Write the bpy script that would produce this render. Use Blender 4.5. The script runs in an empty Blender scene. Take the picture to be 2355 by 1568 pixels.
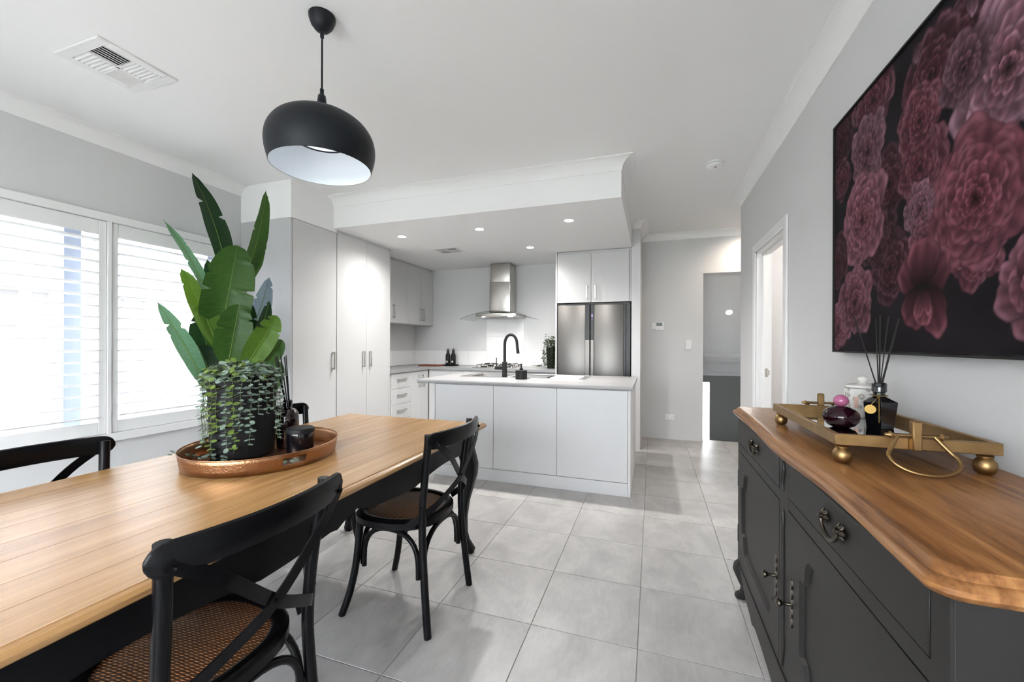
import bpy, bmesh, math, random
import numpy as np
from mathutils import Vector, Matrix

random.seed(7)
SC = bpy.context.scene
COL = SC.collection
PI = math.pi

# ------------------------------------------------------------------ camera
cd = bpy.data.cameras.new('camera')
cam = bpy.data.objects.new('camera', cd)
COL.objects.link(cam)
cd.sensor_width = 36.0
cd.lens = 945.1 / 2355.0 * 36.0
cd.shift_y = 6.4 / 2355.0
cd.clip_start = 0.02
cam.matrix_world = (Matrix.Translation((0, 0, 1.245)) @ Matrix.Rotation(math.radians(18.853), 4, 'Z')
                    @ Matrix.Rotation(PI / 2, 4, 'X') @ Matrix.Rotation(math.radians(0.2), 4, 'Z'))
SC.camera = cam

# ------------------------------------------------------------------ world, exposure
world = bpy.data.worlds.new('overcast_sky')
SC.world = world
world.use_nodes = True
bg = world.node_tree.nodes['Background']
bg.inputs['Color'].default_value = (0.905, 0.945, 1.0, 1)
bg.inputs['Strength'].default_value = 8.2
SC.view_settings.view_transform = 'Standard'
SC.view_settings.look = 'None'
SC.view_settings.exposure = 1.56
SC.view_settings.gamma = 1.0
SC.view_settings.use_curve_mapping = False
SC.cycles.max_bounces = 5
SC.cycles.diffuse_bounces = 4
SC.cycles.glossy_bounces = 3
SC.cycles.transparent_max_bounces = 8
SC.cycles.use_light_tree = False
SC.cycles.use_adaptive_sampling = True
SC.cycles.adaptive_threshold = 0.10
SC.cycles.caustics_reflective = False
SC.cycles.caustics_refractive = False
SC.cycles.sample_clamp_indirect = 6.0


def portal(loc, rot, sx, sy):
    l = bpy.data.lights.new('sky_portal', 'AREA')
    l.shape = 'RECTANGLE'
    l.size, l.size_y = sx, sy
    l.cycles.is_portal = True
    o = bpy.data.objects.new('sky_portal', l)
    o.location = loc
    o.rotation_euler = rot
    COL.objects.link(o)


portal((-1.3, -2.55, 1.15), (-PI / 2, 0, PI), 3.6, 2.2)          # glazed opening behind the camera


# ------------------------------------------------------------------ materials
MATS = {}


def nodes_of(name):
    m = bpy.data.materials.new(name)
    m.use_nodes = True
    nt = m.node_tree
    return m, nt, nt.nodes['Principled BSDF']


def mat(name, col, rough=0.5, metal=0.0, spec=0.5, coat=0.0, emit=None, estr=0.0, bump=None, vary=None,
        trans=0.0, ior=1.45, aniso=None, sheen=0.0):
    m, nt, b = nodes_of(name)
    b.inputs['Base Color'].default_value = (*col, 1)
    b.inputs['Roughness'].default_value = rough
    b.inputs['Metallic'].default_value = metal
    b.inputs['Specular IOR Level'].default_value = spec
    b.inputs['Coat Weight'].default_value = coat
    b.inputs['Coat Roughness'].default_value = 0.1
    b.inputs['Transmission Weight'].default_value = trans
    b.inputs['IOR'].default_value = ior
    if emit:
        b.inputs['Emission Color'].default_value = (*emit, 1)
        b.inputs['Emission Strength'].default_value = estr
    L = nt.links.new
    tc = None
    if bump or vary:
        tc = nt.nodes.new('ShaderNodeTexCoord')
    if vary:                       # (scale xyz, amount, detail)
        sc, amt, det = vary
        mp = nt.nodes.new('ShaderNodeMapping')
        mp.inputs['Scale'].default_value = sc
        n = nt.nodes.new('ShaderNodeTexNoise')
        n.inputs['Scale'].default_value = 1.0
        n.inputs['Detail'].default_value = det
        r = nt.nodes.new('ShaderNodeMix')
        r.data_type = 'RGBA'
        r.inputs['A'].default_value = (*[max(0, c * (1 - amt)) for c in col], 1)
        r.inputs['B'].default_value = (*[min(1, c * (1 + amt)) for c in col], 1)
        L(tc.outputs['Object'], mp.inputs['Vector'])
        L(mp.outputs['Vector'], n.inputs['Vector'])
        L(n.outputs['Fac'], r.inputs['Factor'])
        L(r.outputs['Result'], b.inputs['Base Color'])
    if bump:                       # (scale xyz, strength, detail)
        sc, st, det = bump
        mp = nt.nodes.new('ShaderNodeMapping')
        mp.inputs['Scale'].default_value = sc
        n = nt.nodes.new('ShaderNodeTexNoise')
        n.inputs['Scale'].default_value = 1.0
        n.inputs['Detail'].default_value = det
        bp = nt.nodes.new('ShaderNodeBump')
        bp.inputs['Strength'].default_value = st
        bp.inputs['Distance'].default_value = 0.002
        L(tc.outputs['Object'], mp.inputs['Vector'])
        L(mp.outputs['Vector'], n.inputs['Vector'])
        L(n.outputs['Fac'], bp.inputs['Height'])
        L(bp.outputs['Normal'], b.inputs['Normal'])
    MATS[name] = m
    return m


def ramp(nt, stops):
    r = nt.nodes.new('ShaderNodeValToRGB')
    els = r.color_ramp.elements
    while len(els) > 1:
        els.remove(els[0])
    els[0].position = stops[0][0]
    els[0].color = (*stops[0][1], 1)
    for p, c in stops[1:]:
        e = els.new(p)
        e.color = (*c, 1)
    return r


def wood(name, stops, scale, rough, ringy=0.0, coat=0.0, rand=0.0, spec=0.32):
    m, nt, b = nodes_of(name)
    L = nt.links.new
    tc = nt.nodes.new('ShaderNodeTexCoord')
    src = tc.outputs['Object']
    if rand:
        oi = nt.nodes.new('ShaderNodeObjectInfo')
        mu = nt.nodes.new('ShaderNodeMath'); mu.operation = 'MULTIPLY'; mu.inputs[1].default_value = 37.0
        cx = nt.nodes.new('ShaderNodeCombineXYZ')
        va = nt.nodes.new('ShaderNodeVectorMath'); va.operation = 'ADD'
        L(oi.outputs['Random'], mu.inputs[0]); L(mu.outputs[0], cx.inputs[0]); L(mu.outputs[0], cx.inputs[1])
        L(src, va.inputs[0]); L(cx.outputs[0], va.inputs[1])
        src = va.outputs[0]
    mp = nt.nodes.new('ShaderNodeMapping')
    mp.inputs['Scale'].default_value = scale
    L(src, mp.inputs['Vector'])
    n1 = nt.nodes.new('ShaderNodeTexNoise')
    n1.inputs['Scale'].default_value = 1.0
    n1.inputs['Detail'].default_value = 6.0
    n1.inputs['Roughness'].default_value = 0.62
    n1.inputs['Distortion'].default_value = ringy
    L(mp.outputs['Vector'], n1.inputs['Vector'])
    mp2 = nt.nodes.new('ShaderNodeMapping')
    mp2.inputs['Scale'].default_value = [s * (7.0 if s > 5 else 2.2) for s in scale]
    L(src, mp2.inputs['Vector'])
    n2 = nt.nodes.new('ShaderNodeTexNoise')
    n2.inputs['Scale'].default_value = 1.0
    n2.inputs['Detail'].default_value = 3.0
    L(mp2.outputs['Vector'], n2.inputs['Vector'])
    mx = nt.nodes.new('ShaderNodeMath'); mx.operation = 'MULTIPLY_ADD'
    mx.inputs[1].default_value = 0.35
    L(n2.outputs['Fac'], mx.inputs[0])
    sb = nt.nodes.new('ShaderNodeMath'); sb.operation = 'MULTIPLY_ADD'
    sb.inputs[1].default_value = 0.85; sb.inputs[2].default_value = -0.10
    L(n1.outputs['Fac'], sb.inputs[0]); L(sb.outputs[0], mx.inputs[2])
    last = mx.outputs[0]
    if rand:
        ad = nt.nodes.new('ShaderNodeMath'); ad.operation = 'MULTIPLY_ADD'
        ad.inputs[1].default_value = rand; L(oi.outputs['Random'], ad.inputs[0]); L(last, ad.inputs[2])
        s2 = nt.nodes.new('ShaderNodeMath'); s2.operation = 'SUBTRACT'; s2.inputs[1].default_value = rand / 2
        L(ad.outputs[0], s2.inputs[0]); last = s2.outputs[0]
    rp = ramp(nt, stops)
    L(last, rp.inputs['Fac'])
    L(rp.outputs['Color'], b.inputs['Base Color'])
    b.inputs['Roughness'].default_value = rough
    b.inputs['Coat Weight'].default_value = coat
    b.inputs['Specular IOR Level'].default_value = spec
    bp = nt.nodes.new('ShaderNodeBump')
    bp.inputs['Strength'].default_value = 0.12; bp.inputs['Distance'].default_value = 0.002
    L(n2.outputs['Fac'], bp.inputs['Height']); L(bp.outputs['Normal'], b.inputs['Normal'])
    MATS[name] = m
    return m


mat('wall_paint', (0.655, 0.655, 0.66), 0.75, bump=((60, 60, 60), 0.05, 3))
mat('ceiling_paint', (0.86, 0.86, 0.86), 0.85)
mat('white_paint', (0.80, 0.80, 0.80), 0.45)
mat('cabinet_white', (0.60, 0.60, 0.602), 0.42)
mat('cabinet_grey', (0.50, 0.50, 0.505), 0.42)
mat('cabinet_edge', (0.80, 0.79, 0.77), 0.4)
mat('laminate', (0.32, 0.32, 0.325), 0.34, vary=((90, 90, 90), 0.05, 2))
mat('shutter_white', (0.82, 0.82, 0.82), 0.4)
mat('grout', (0.33, 0.32, 0.31), 0.9)
mat('splash_tile', (0.84, 0.84, 0.845), 0.22)
mat('splash_grout', (0.62, 0.62, 0.62), 0.8)
mat('plastic_white', (0.82, 0.82, 0.81), 0.35)
mat('plastic_grey', (0.30, 0.30, 0.30), 0.5)
mat('vent_dark', (0.05, 0.055, 0.07), 0.8)
mat('sky_block_grey', (0.46, 0.46, 0.47), 0.8)  # grey of the wall and eave added to dim the window view
mat('lcd', (0.035, 0.045, 0.04), 0.25)
mat('black_paint', (0.005, 0.005, 0.006), 0.36, spec=0.18, bump=((40, 40, 8), 0.10, 4))
mat('black_satin', (0.004, 0.004, 0.005), 0.27, spec=0.20, bump=((25, 200, 25), 0.06, 3))
mat('charcoal_paint', (0.0165, 0.0152, 0.0145), 0.45, spec=0.32, vary=((3, 3, 3), 0.25, 4))
mat('black_matte', (0.013, 0.013, 0.014), 0.5, spec=0.3)
mat('black_pot', (0.009, 0.009, 0.010), 0.6, spec=0.25)
mat('pendant_black', (0.009, 0.011, 0.015), 0.45, spec=0.28)
mat('pendant_white', (0.88, 0.92, 0.96), 0.35)
mat('black_glass', (0.004, 0.004, 0.006), 0.05, spec=0.7, coat=0.5)
mat('amber_black', (0.012, 0.004, 0.006), 0.08, spec=0.6, coat=0.3)
mat('plum_glass', (0.014, 0.0015, 0.005), 0.04, spec=0.5)
mat('pink_stone', (0.36, 0.10, 0.20), 0.18, coat=0.5, vary=((50, 50, 50), 0.5, 4))
mat('reed', (0.010, 0.010, 0.010), 0.6)
mat('steel', (0.56, 0.54, 0.51), 0.28, 1.0, bump=((4, 4, 400), 0.05, 2))
mat('steel_sink', (0.62, 0.61, 0.60), 0.22, 1.0)
mat('nickel', (0.60, 0.58, 0.55), 0.26, 1.0)
mat('fridge_steel', (0.17, 0.162, 0.153), 0.38, 1.0)
mat('fridge_black', (0.012, 0.012, 0.013), 0.35)
mat('chrome', (0.75, 0.75, 0.76), 0.08, 1.0)
mat('gold', (0.34, 0.215, 0.095), 0.42, 1.0, vary=((30, 30, 30), 0.30, 5))
mat('gold_bright', (0.33, 0.215, 0.07), 0.5, 1.0)
mat('copper', (0.44, 0.235, 0.125), 0.36, 1.0, bump=((160, 160, 160), 0.6, 1))
mat('antique_bronze', (0.10, 0.085, 0.07), 0.35, 1.0)
mat('mirror', (0.86, 0.87, 0.87), 0.02, 1.0)
mat('iron', (0.020, 0.019, 0.018), 0.5)
mat('rubber', (0.02, 0.02, 0.02), 0.7)
mat('aluminium_blue', (0.42, 0.48, 0.58), 0.4, 0.2)
mat('fence', (0.52, 0.51, 0.50), 0.5)
mat('outside_paving', (0.42, 0.41, 0.40), 0.9)
mat('lawn', (0.07, 0.12, 0.03), 0.95, vary=((9, 9, 9), 0.5, 4))
mat('hedge', (0.05, 0.10, 0.02), 0.8, vary=((8, 8, 8), 0.6, 4))
mat('door_grey', (0.20, 0.205, 0.20), 0.5)
mat('lamp_glow', (1, 1, 1), 0.5, emit=(1.0, 0.97, 0.92), estr=30.0)
mat('fill_soft', (1, 1, 1), 0.5, emit=(1.0, 0.96, 0.9), estr=4.0)  # emission of the unseen lamp added in the side room
mat('diffuser_fill', (1, 1, 1), 0.5, emit=(0.86, 0.94, 1.0), estr=0.22)  # faint emission standing in for daylight reflected inside the pendant
mat('screen_glow', (0.02, 0.01, 0.05), 0.3, emit=(0.35, 0.25, 1.0), estr=1.2)
mat('board_wood', (0.22, 0.07, 0.035), 0.5, vary=((6, 60, 60), 0.4, 4))
mat('soil', (0.03, 0.02, 0.015), 0.9)
mat('stem_green', (0.10, 0.14, 0.06), 0.6)
mat('euc_grey', (0.23, 0.31, 0.25), 0.6, vary=((25, 25, 25), 0.45, 3))
mat('euc_lime', (0.17, 0.25, 0.05), 0.55, vary=((25, 25, 25), 0.4, 3))
mat('small_leaf', (0.035, 0.055, 0.018), 0.5, vary=((60, 60, 60), 0.6, 3))
mat('ceramic', (0.72, 0.70, 0.66), 0.18, coat=0.3)
mat('rose_gold_label', (0.65, 0.42, 0.33), 0.35, 0.4)

wood('table_oak', [(0.25, (0.22, 0.105, 0.035)), (0.40, (0.42, 0.225, 0.085)), (0.55, (0.53, 0.30, 0.12)), (0.75, (0.64, 0.40, 0.185))],
     (30.0, 1.1, 30.0), 0.25, 0.5, coat=0.0, rand=0.08, spec=0.55)
wood('side_oak', [(0.28, (0.060, 0.022, 0.007)), (0.42, (0.200, 0.082, 0.026)), (0.56, (0.31, 0.140, 0.048)), (0.75, (0.40, 0.195, 0.072))],
     (16.0, 1.6, 16.0), 0.33, 1.6, coat=0.0)


def tile_material():
    m, nt, b = nodes_of('floor_tile')
    L = nt.links.new
    tc = nt.nodes.new('ShaderNodeTexCoord')
    oi = nt.nodes.new('ShaderNodeObjectInfo')
    mu = nt.nodes.new('ShaderNodeMath'); mu.operation = 'MULTIPLY'; mu.inputs[1].default_value = 53.0
    cx = nt.nodes.new('ShaderNodeCombineXYZ')
    va = nt.nodes.new('ShaderNodeVectorMath'); va.operation = 'ADD'
    L(oi.outputs['Random'], mu.inputs[0]); L(mu.outputs[0], cx.inputs[0]); L(mu.outputs[0], cx.inputs[2])
    L(tc.outputs['Object'], va.inputs[0]); L(cx.outputs[0], va.inputs[1])
    def noise(sc, det, dist=0.0):
        mp = nt.nodes.new('ShaderNodeMapping'); mp.inputs['Scale'].default_value = sc
        n = nt.nodes.new('ShaderNodeTexNoise'); n.inputs['Scale'].default_value = 1.0
        n.inputs['Detail'].default_value = det; n.inputs['Distortion'].default_value = dist
        n.inputs['Roughness'].default_value = 0.6
        L(va.outputs[0], mp.inputs['Vector']); L(mp.outputs['Vector'], n.inputs['Vector'])
        return n.outputs['Fac']
    big = noise((4.2, 3.0, 4), 3, 0.6)
    fine = noise((60, 18, 40), 5, 0.3)
    a = nt.nodes.new('ShaderNodeMath'); a.operation = 'MULTIPLY_ADD'; a.inputs[1].default_value = 0.28
    L(fine, a.inputs[0])
    a2 = nt.nodes.new('ShaderNodeMath'); a2.operation = 'MULTIPLY'; a2.inputs[1].default_value = 0.75
    L(big, a2.inputs[0]); L(a2.outputs[0], a.inputs[2])
    rp = ramp(nt, [(0.30, (0.285, 0.277, 0.270)), (0.50, (0.375, 0.366, 0.357)), (0.70, (0.47, 0.46, 0.45))])
    L(a.outputs[0], rp.inputs['Fac'])
    L(rp.outputs['Color'], b.inputs['Base Color'])
    b.inputs['Roughness'].default_value = 0.33
    rr = nt.nodes.new('ShaderNodeMapRange')
    rr.inputs['To Min'].default_value = 0.26; rr.inputs['To Max'].default_value = 0.46
    L(fine, rr.inputs['Value']); L(rr.outputs[0], b.inputs['Roughness'])
    b.inputs['Specular IOR Level'].default_value = 0.5
    MATS['floor_tile'] = m


tile_material()


def rattan_material():
    m, nt, b = nodes_of('rattan')
    L = nt.links.new
    tc = nt.nodes.new('ShaderNodeTexCoord')
    def wave(dirn, sc):
        w = nt.nodes.new('ShaderNodeTexWave'); w.wave_type = 'BANDS'; w.bands_direction = dirn
        w.inputs['Scale'].default_value = sc; w.inputs['Distortion'].default_value = 1.0
        w.inputs['Detail'].default_value = 1.0
        L(tc.outputs['Object'], w.inputs['Vector']); return w.outputs['Fac']
    u = wave('DIAGONAL', 34.0); v = wave('X', 46.0)
    mm = nt.nodes.new('ShaderNodeMath'); mm.operation = 'MULTIPLY'
    L(u, mm.inputs[0]); L(v, mm.inputs[1])
    rp = ramp(nt, [(0.0, (0.075, 0.032, 0.014)), (0.35, (0.33, 0.140, 0.055)), (0.9, (0.52, 0.25, 0.105))])
    L(mm.outputs[0], rp.inputs['Fac']); L(rp.outputs['Color'], b.inputs['Base Color'])
    bp = nt.nodes.new('ShaderNodeBump'); bp.inputs['Strength'].default_value = 0.8; bp.inputs['Distance'].default_value = 0.003
    L(mm.outputs[0], bp.inputs['Height']); L(bp.outputs['Normal'], b.inputs['Normal'])
    b.inputs['Roughness'].default_value = 0.42
    MATS['rattan'] = m


rattan_material()


def glass_material(name, tint, refl):
    m = bpy.data.materials.new(name)
    m.use_nodes = True
    nt = m.node_tree
    nt.nodes.clear()
    out = nt.nodes.new('ShaderNodeOutputMaterial')
    t = nt.nodes.new('ShaderNodeBsdfTransparent'); t.inputs['Color'].default_value = (*tint, 1)
    g = nt.nodes.new('ShaderNodeBsdfGlossy'); g.inputs['Roughness'].default_value = 0.02
    lw = nt.nodes.new('ShaderNodeLayerWeight'); lw.inputs['Blend'].default_value = 0.5
    pw = nt.nodes.new('ShaderNodeMath'); pw.operation = 'POWER'; pw.inputs[1].default_value = 5.0
    fr = nt.nodes.new('ShaderNodeMath'); fr.operation = 'MULTIPLY_ADD'; fr.inputs[1].default_value = refl; fr.inputs[2].default_value = 0.03
    nt.links.new(lw.outputs['Facing'], pw.inputs[0]); nt.links.new(pw.outputs[0], fr.inputs[0])
    mx = nt.nodes.new('ShaderNodeMixShader')
    nt.links.new(fr.outputs[0], mx.inputs[0]); nt.links.new(t.outputs[0], mx.inputs[1]); nt.links.new(g.outputs[0], mx.inputs[2])
    nt.links.new(mx.outputs[0], out.inputs['Surface'])
    MATS[name] = m


glass_material('window_glass', (0.975, 0.975, 0.975), 0.6)
glass_material('hood_glass', (0.94, 0.96, 0.955), 0.35)


def leaf_material(name, c0, c1, back):
    m, nt, b = nodes_of(name)
    L = nt.links.new
    at = nt.nodes.new('ShaderNodeAttribute'); at.attribute_name = 'leafuv'
    sx = nt.nodes.new('ShaderNodeSeparateXYZ'); L(at.outputs['Vector'], sx.inputs[0])
    mp = nt.nodes.new('ShaderNodeMapping'); mp.inputs['Scale'].default_value = (5.0, 60.0, 1)
    L(at.outputs['Vector'], mp.inputs['Vector'])
    n = nt.nodes.new('ShaderNodeTexNoise'); n.inputs['Scale'].default_value = 1.0; n.inputs['Detail'].default_value = 2
    L(mp.outputs['Vector'], n.inputs['Vector'])
    rp = ramp(nt, [(0.35, c0), (0.65, c1)])
    L(n.outputs['Fac'], rp.inputs['Fac'])
    L(rp.outputs['Color'], b.inputs['Base Color'])
    b.inputs['Roughness'].default_value = 0.42
    b.inputs['Specular IOR Level'].default_value = 0.3
    b.inputs['Subsurface Weight'].default_value = 0.0
    bp = nt.nodes.new('ShaderNodeBump'); bp.inputs['Strength'].default_value = 0.25; bp.inputs['Distance'].default_value = 0.003
    L(n.outputs['Fac'], bp.inputs['Height']); L(bp.outputs['Normal'], b.inputs['Normal'])
    tr = nt.nodes.new('ShaderNodeBsdfTranslucent'); tr.inputs['Color'].default_value = (*back, 1)
    mx = nt.nodes.new('ShaderNodeMixShader'); mx.inputs[0].default_value = 0.22
    out = nt.nodes['Material Output']
    L(b.outputs[0], mx.inputs[1]); L(tr.outputs[0], mx.inputs[2]); L(mx.outputs[0], out.inputs['Surface'])
    MATS[name] = m


leaf_material('leaf_mid', (0.016, 0.055, 0.009), (0.036, 0.092, 0.015), (0.10, 0.25, 0.03))
leaf_material('leaf_dark', (0.006, 0.022, 0.008), (0.014, 0.042, 0.014), (0.02, 0.07, 0.015))
leaf_material('leaf_lime', (0.050, 0.120, 0.012), (0.085, 0.170, 0.018), (0.18, 0.32, 0.03))
leaf_material('leaf_pale', (0.060, 0.160, 0.085), (0.11, 0.25, 0.13), (0.25, 0.45, 0.25))
leaf_material('leaf_blue', (0.16, 0.23, 0.27), (0.24, 0.32, 0.37), (0.4, 0.5, 0.55))
leaf_material('midrib', (0.14, 0.24, 0.05), (0.2, 0.3, 0.07), (0.2, 0.3, 0.07))


def jar_material():
    m, nt, b = nodes_of('leopard_ceramic')
    L = nt.links.new
    tc = nt.nodes.new('ShaderNodeTexCoord')
    v = nt.nodes.new('ShaderNodeTexVoronoi'); v.inputs['Scale'].default_value = 42.0
    n = nt.nodes.new('ShaderNodeTexNoise'); n.inputs['Scale'].default_value = 40.0
    va = nt.nodes.new('ShaderNodeVectorMath'); va.operation = 'MULTIPLY_ADD'; va.inputs[1].default_value = (0.012,) * 3
    L(n.outputs['Color'], va.inputs[0]); L(tc.outputs['Object'], va.inputs[2]); L(va.outputs[0], v.inputs['Vector'])
    rp = ramp(nt, [(0.0, (0.60, 0.56, 0.50)), (0.16, (0.60, 0.56, 0.50)), (0.22, (0.36, 0.33, 0.30)), (0.40, (0.40, 0.37, 0.33)), (0.46, (0.72, 0.70, 0.66))])
    L(v.outputs['Distance'], rp.inputs['Fac']); L(rp.outputs['Color'], b.inputs['Base Color'])
    b.inputs['Roughness'].default_value = 0.18
    MATS['leopard_ceramic'] = m


jar_material()


# ------------------------------------------------------------------ mesh builder
class B:
    def __init__(s):
        s.v, s.f = [], []

    def add(s, v, f):
        o = len(s.v)
        s.v += [tuple(p) for p in v]
        s.f += [tuple(i + o for i in q) for q in f]
        return s

    def box(s, x0, x1, y0, y1, z0, z1, bev=0.0, seg=1):
        x0, x1 = min(x0, x1), max(x0, x1); y0, y1 = min(y0, y1), max(y0, y1); z0, z1 = min(z0, z1), max(z0, z1)
        if bev <= 0:
            v = [(x, y, z) for z in (z0, z1) for y in (y0, y1) for x in (x0, x1)]
            return s.add(v, [(0, 2, 3, 1), (4, 5, 7, 6), (0, 1, 5, 4), (2, 6, 7, 3), (0, 4, 6, 2), (1, 3, 7, 5)])
        bm = bmesh.new()
        bmesh.ops.create_cube(bm, size=1.0)
        for q in bm.verts:
            q.co = Vector(((x0 + x1) / 2 + q.co.x * (x1 - x0), (y0 + y1) / 2 + q.co.y * (y1 - y0), (z0 + z1) / 2 + q.co.z * (z1 - z0)))
        bmesh.ops.bevel(bm, geom=bm.edges[:], offset=bev, segments=seg, affect='EDGES', profile=0.5)
        return s.bm(bm)

    def bm(s, bm):
        bm.verts.ensure_lookup_table()
        bm.verts.index_update()
        s.add([q.co[:] for q in bm.verts], [[q.index for q in f.verts] for f in bm.faces])
        bm.free()
        return s

    def prism(s, poly, axis, a, b):
        """poly: 2D outline; axis 'x': poly=(y,z); 'y': poly=(x,z); 'z': poly=(x,y)"""
        n = len(poly)
        def P(p, t):
            return (t, p[0], p[1]) if axis == 'x' else ((p[0], t, p[1]) if axis == 'y' else (p[0], p[1], t))
        v = [P(p, a) for p in poly] + [P(p, b) for p in poly]
        f = [tuple(range(n)), tuple(range(2 * n - 1, n - 1, -1))]
        f += [(i, i + n, (i + 1) % n + n, (i + 1) % n) for i in range(n)]
        return s.add(v, f)

    def lathe(s, prof, c=(0, 0, 0), seg=32, caps=True, sx=1.0, sy=1.0):
        v, f = [], []
        n = len(prof)
        for k in range(seg):
            a = 2 * PI * k / seg
            for r, z in prof:
                v.append((c[0] + r * math.cos(a) * sx, c[1] + r * math.sin(a) * sy, c[2] + z))
        for k in range(seg):
            k2 = (k + 1) % seg
            for i in range(n - 1):
                f.append((k * n + i, k2 * n + i, k2 * n + i + 1, k * n + i + 1))
        if caps:
            if prof[0][0] > 1e-6: f.append(tuple(k * n for k in range(seg))[::-1])
            if prof[-1][0] > 1e-6: f.append(tuple(k * n + n - 1 for k in range(seg)))
        return s.add(v, f)

    def tube(s, path, r, seg=10, closed=False, caps=True, flat=1.0):
        P = [Vector(p) for p in path]
        n = len(P)
        R = r if isinstance(r, (list, tuple)) else [r] * n
        T = []
        for i in range(n):
            if closed:
                t = P[(i + 1) % n] - P[i - 1]
            else:
                t = P[min(i + 1, n - 1)] - P[max(i - 1, 0)]
            T.append(t.normalized())
        up = Vector((0, 0, 1)) if abs(T[0].z) < 0.9 else Vector((1, 0, 0))
        N = (up - T[0] * up.dot(T[0])).normalized()
        v, f = [], []
        for i in range(n):
            N = (N - T[i] * N.dot(T[i]))
            N = N.normalized() if N.length > 1e-6 else T[i].orthogonal().normalized()
            Bn = T[i].cross(N)
            for k in range(seg):
                a = 2 * PI * k / seg
                v.append(P[i] + N * (R[i] * math.cos(a)) + Bn * (R[i] * flat * math.sin(a)))
        m = n if closed else n - 1
        for i in range(m):
            j = (i + 1) % n
            for k in range(seg):
                k2 = (k + 1) % seg
                f.append((i * seg + k, i * seg + k2, j * seg + k2, j * seg + k))
        if caps and not closed:
            f.append(tuple(range(seg))[::-1])
            f.append(tuple((n - 1) * seg + k for k in range(seg)))
        return s.add(v, f)

    def ribbon(s, path, normals, w, t):
        """flat strap: width w across, thickness t along the given normals"""
        P = [Vector(p) for p in path]; n = len(P); v, f = [], []
        for i in range(n):
            T = (P[min(i + 1, n - 1)] - P[max(i - 1, 0)]).normalized()
            N = Vector(normals[i]); N = (N - T * N.dot(T)).normalized()
            W = T.cross(N)
            for a, b in ((-1, -1), (1, -1), (1, 1), (-1, 1)):
                v.append(P[i] + W * (a * w / 2) + N * (b * t / 2))
        for i in range(n - 1):
            for k in range(4):
                k2 = (k + 1) % 4
                f.append((i * 4 + k, i * 4 + k2, i * 4 + 4 + k2, i * 4 + 4 + k))
        f += [(3, 2, 1, 0), tuple((n - 1) * 4 + k for k in range(4))]
        return s.add(v, f)

    def loft(s, rings, caps=True):
        n = len(rings[0]); o = []
        for r in rings: o += [tuple(p) for p in r]
        f = []
        for i in range(len(rings) - 1):
            for k in range(n):
                k2 = (k + 1) % n
                f.append((i * n + k, i * n + k2, (i + 1) * n + k2, (i + 1) * n + k))
        if caps:
            f += [tuple(range(n))[::-1], tuple((len(rings) - 1) * n + k for k in range(n))]
        return s.add(o, f)


ORG = {}


def mesh_of(name, b, m, org=(0, 0, 0), smooth=0.7):
    me = bpy.data.meshes.new(name)
    me.from_pydata([(p[0] - org[0], p[1] - org[1], p[2] - org[2]) for p in b.v], [], b.f)
    bm = bmesh.new(); bm.from_mesh(me)
    bmesh.ops.recalc_face_normals(bm, faces=bm.faces[:])
    bm.to_mesh(me); bm.free()
    me.materials.append(MATS[m])
    if smooth:
        me.polygons.foreach_set('use_smooth', [True] * len(me.polygons))
        me.set_sharp_from_angle(angle=smooth)
    return me


def tag(o, label=None, cat=None, group=None, kind=None):
    if label: o['label'] = label
    if cat: o['category'] = cat
    if group: o['group'] = group
    if kind: o['kind'] = kind
    return o


def thing(name, label, cat, loc=(0, 0, 0), rz=0.0, group=None):
    o = bpy.data.objects.new(name, None)
    o.empty_display_size = 0.1
    COL.objects.link(o)
    o.location = loc
    o.rotation_euler = (0, 0, rz)
    ORG[o] = Vector(loc) if rz == 0 else Vector((0, 0, 0))
    return tag(o, label, cat, group)


def part(name, b, m, parent=None, label=None, smooth=0.7, kind=None):
    """mesh written in world coordinates; placed under its parent"""
    org = ORG.get(parent, Vector((0, 0, 0)))
    o = bpy.data.objects.new(name, mesh_of(name, b, m, org, smooth))
    COL.objects.link(o)
    o.parent = parent
    ORG[o] = org
    if label: o['label'] = label
    if kind: o['kind'] = kind
    return o


def single(name, b, m, loc, label=None, cat=None, group=None, kind=None, smooth=0.7):
    """a thing that is one mesh; its own origin at loc"""
    o = bpy.data.objects.new(name, mesh_of(name, b, m, loc, smooth))
    COL.objects.link(o)
    o.location = loc
    ORG[o] = Vector(loc)
    return tag(o, label, cat, group, kind)


def struct(name, b, m, parent=None, smooth=None):
    o = part(name, b, m, parent, smooth=smooth or 0)
    if parent is None: o['kind'] = 'structure'
    return o


def copy_of(src, parent, loc=None):
    c = src.copy()
    COL.objects.link(c)
    c.parent = parent
    if loc is not None: c.location = loc
    ORG[c] = ORG.get(src, Vector((0, 0, 0)))
    return c


def copy_tree(src, loc, rz, label):
    r = src.copy(); COL.objects.link(r)
    r.location = loc; r.rotation_euler = (0, 0, rz); r['label'] = label
    for ch in [o for o in ALL() if o.parent == src]:
        c = copy_of(ch, r)
        for g in [o for o in ALL() if o.parent == ch]:
            copy_of(g, c)
    return r


def ALL():
    return list(COL.objects)


def lamp(name, kind, loc, energy, color=(1, 0.95, 0.88), parent=None, size=0.08, rot=(0, 0, 0), spot=None, blend=0.6):
    l = bpy.data.lights.new(name, kind)
    l.energy = energy
    l.color = color
    if kind == 'AREA':
        l.shape = 'DISK'; l.size = size
    elif kind == 'SPOT':
        l.shadow_soft_size = size; l.spot_size = spot or 2.0; l.spot_blend = blend
    else:
        l.shadow_soft_size = size
    o = bpy.data.objects.new(name, l)
    COL.objects.link(o)
    o.rotation_euler = rot
    if parent is not None:
        o.parent = parent
        o.location = Vector(loc) - ORG[parent]
    else:
        o.location = loc
    return o

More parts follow.
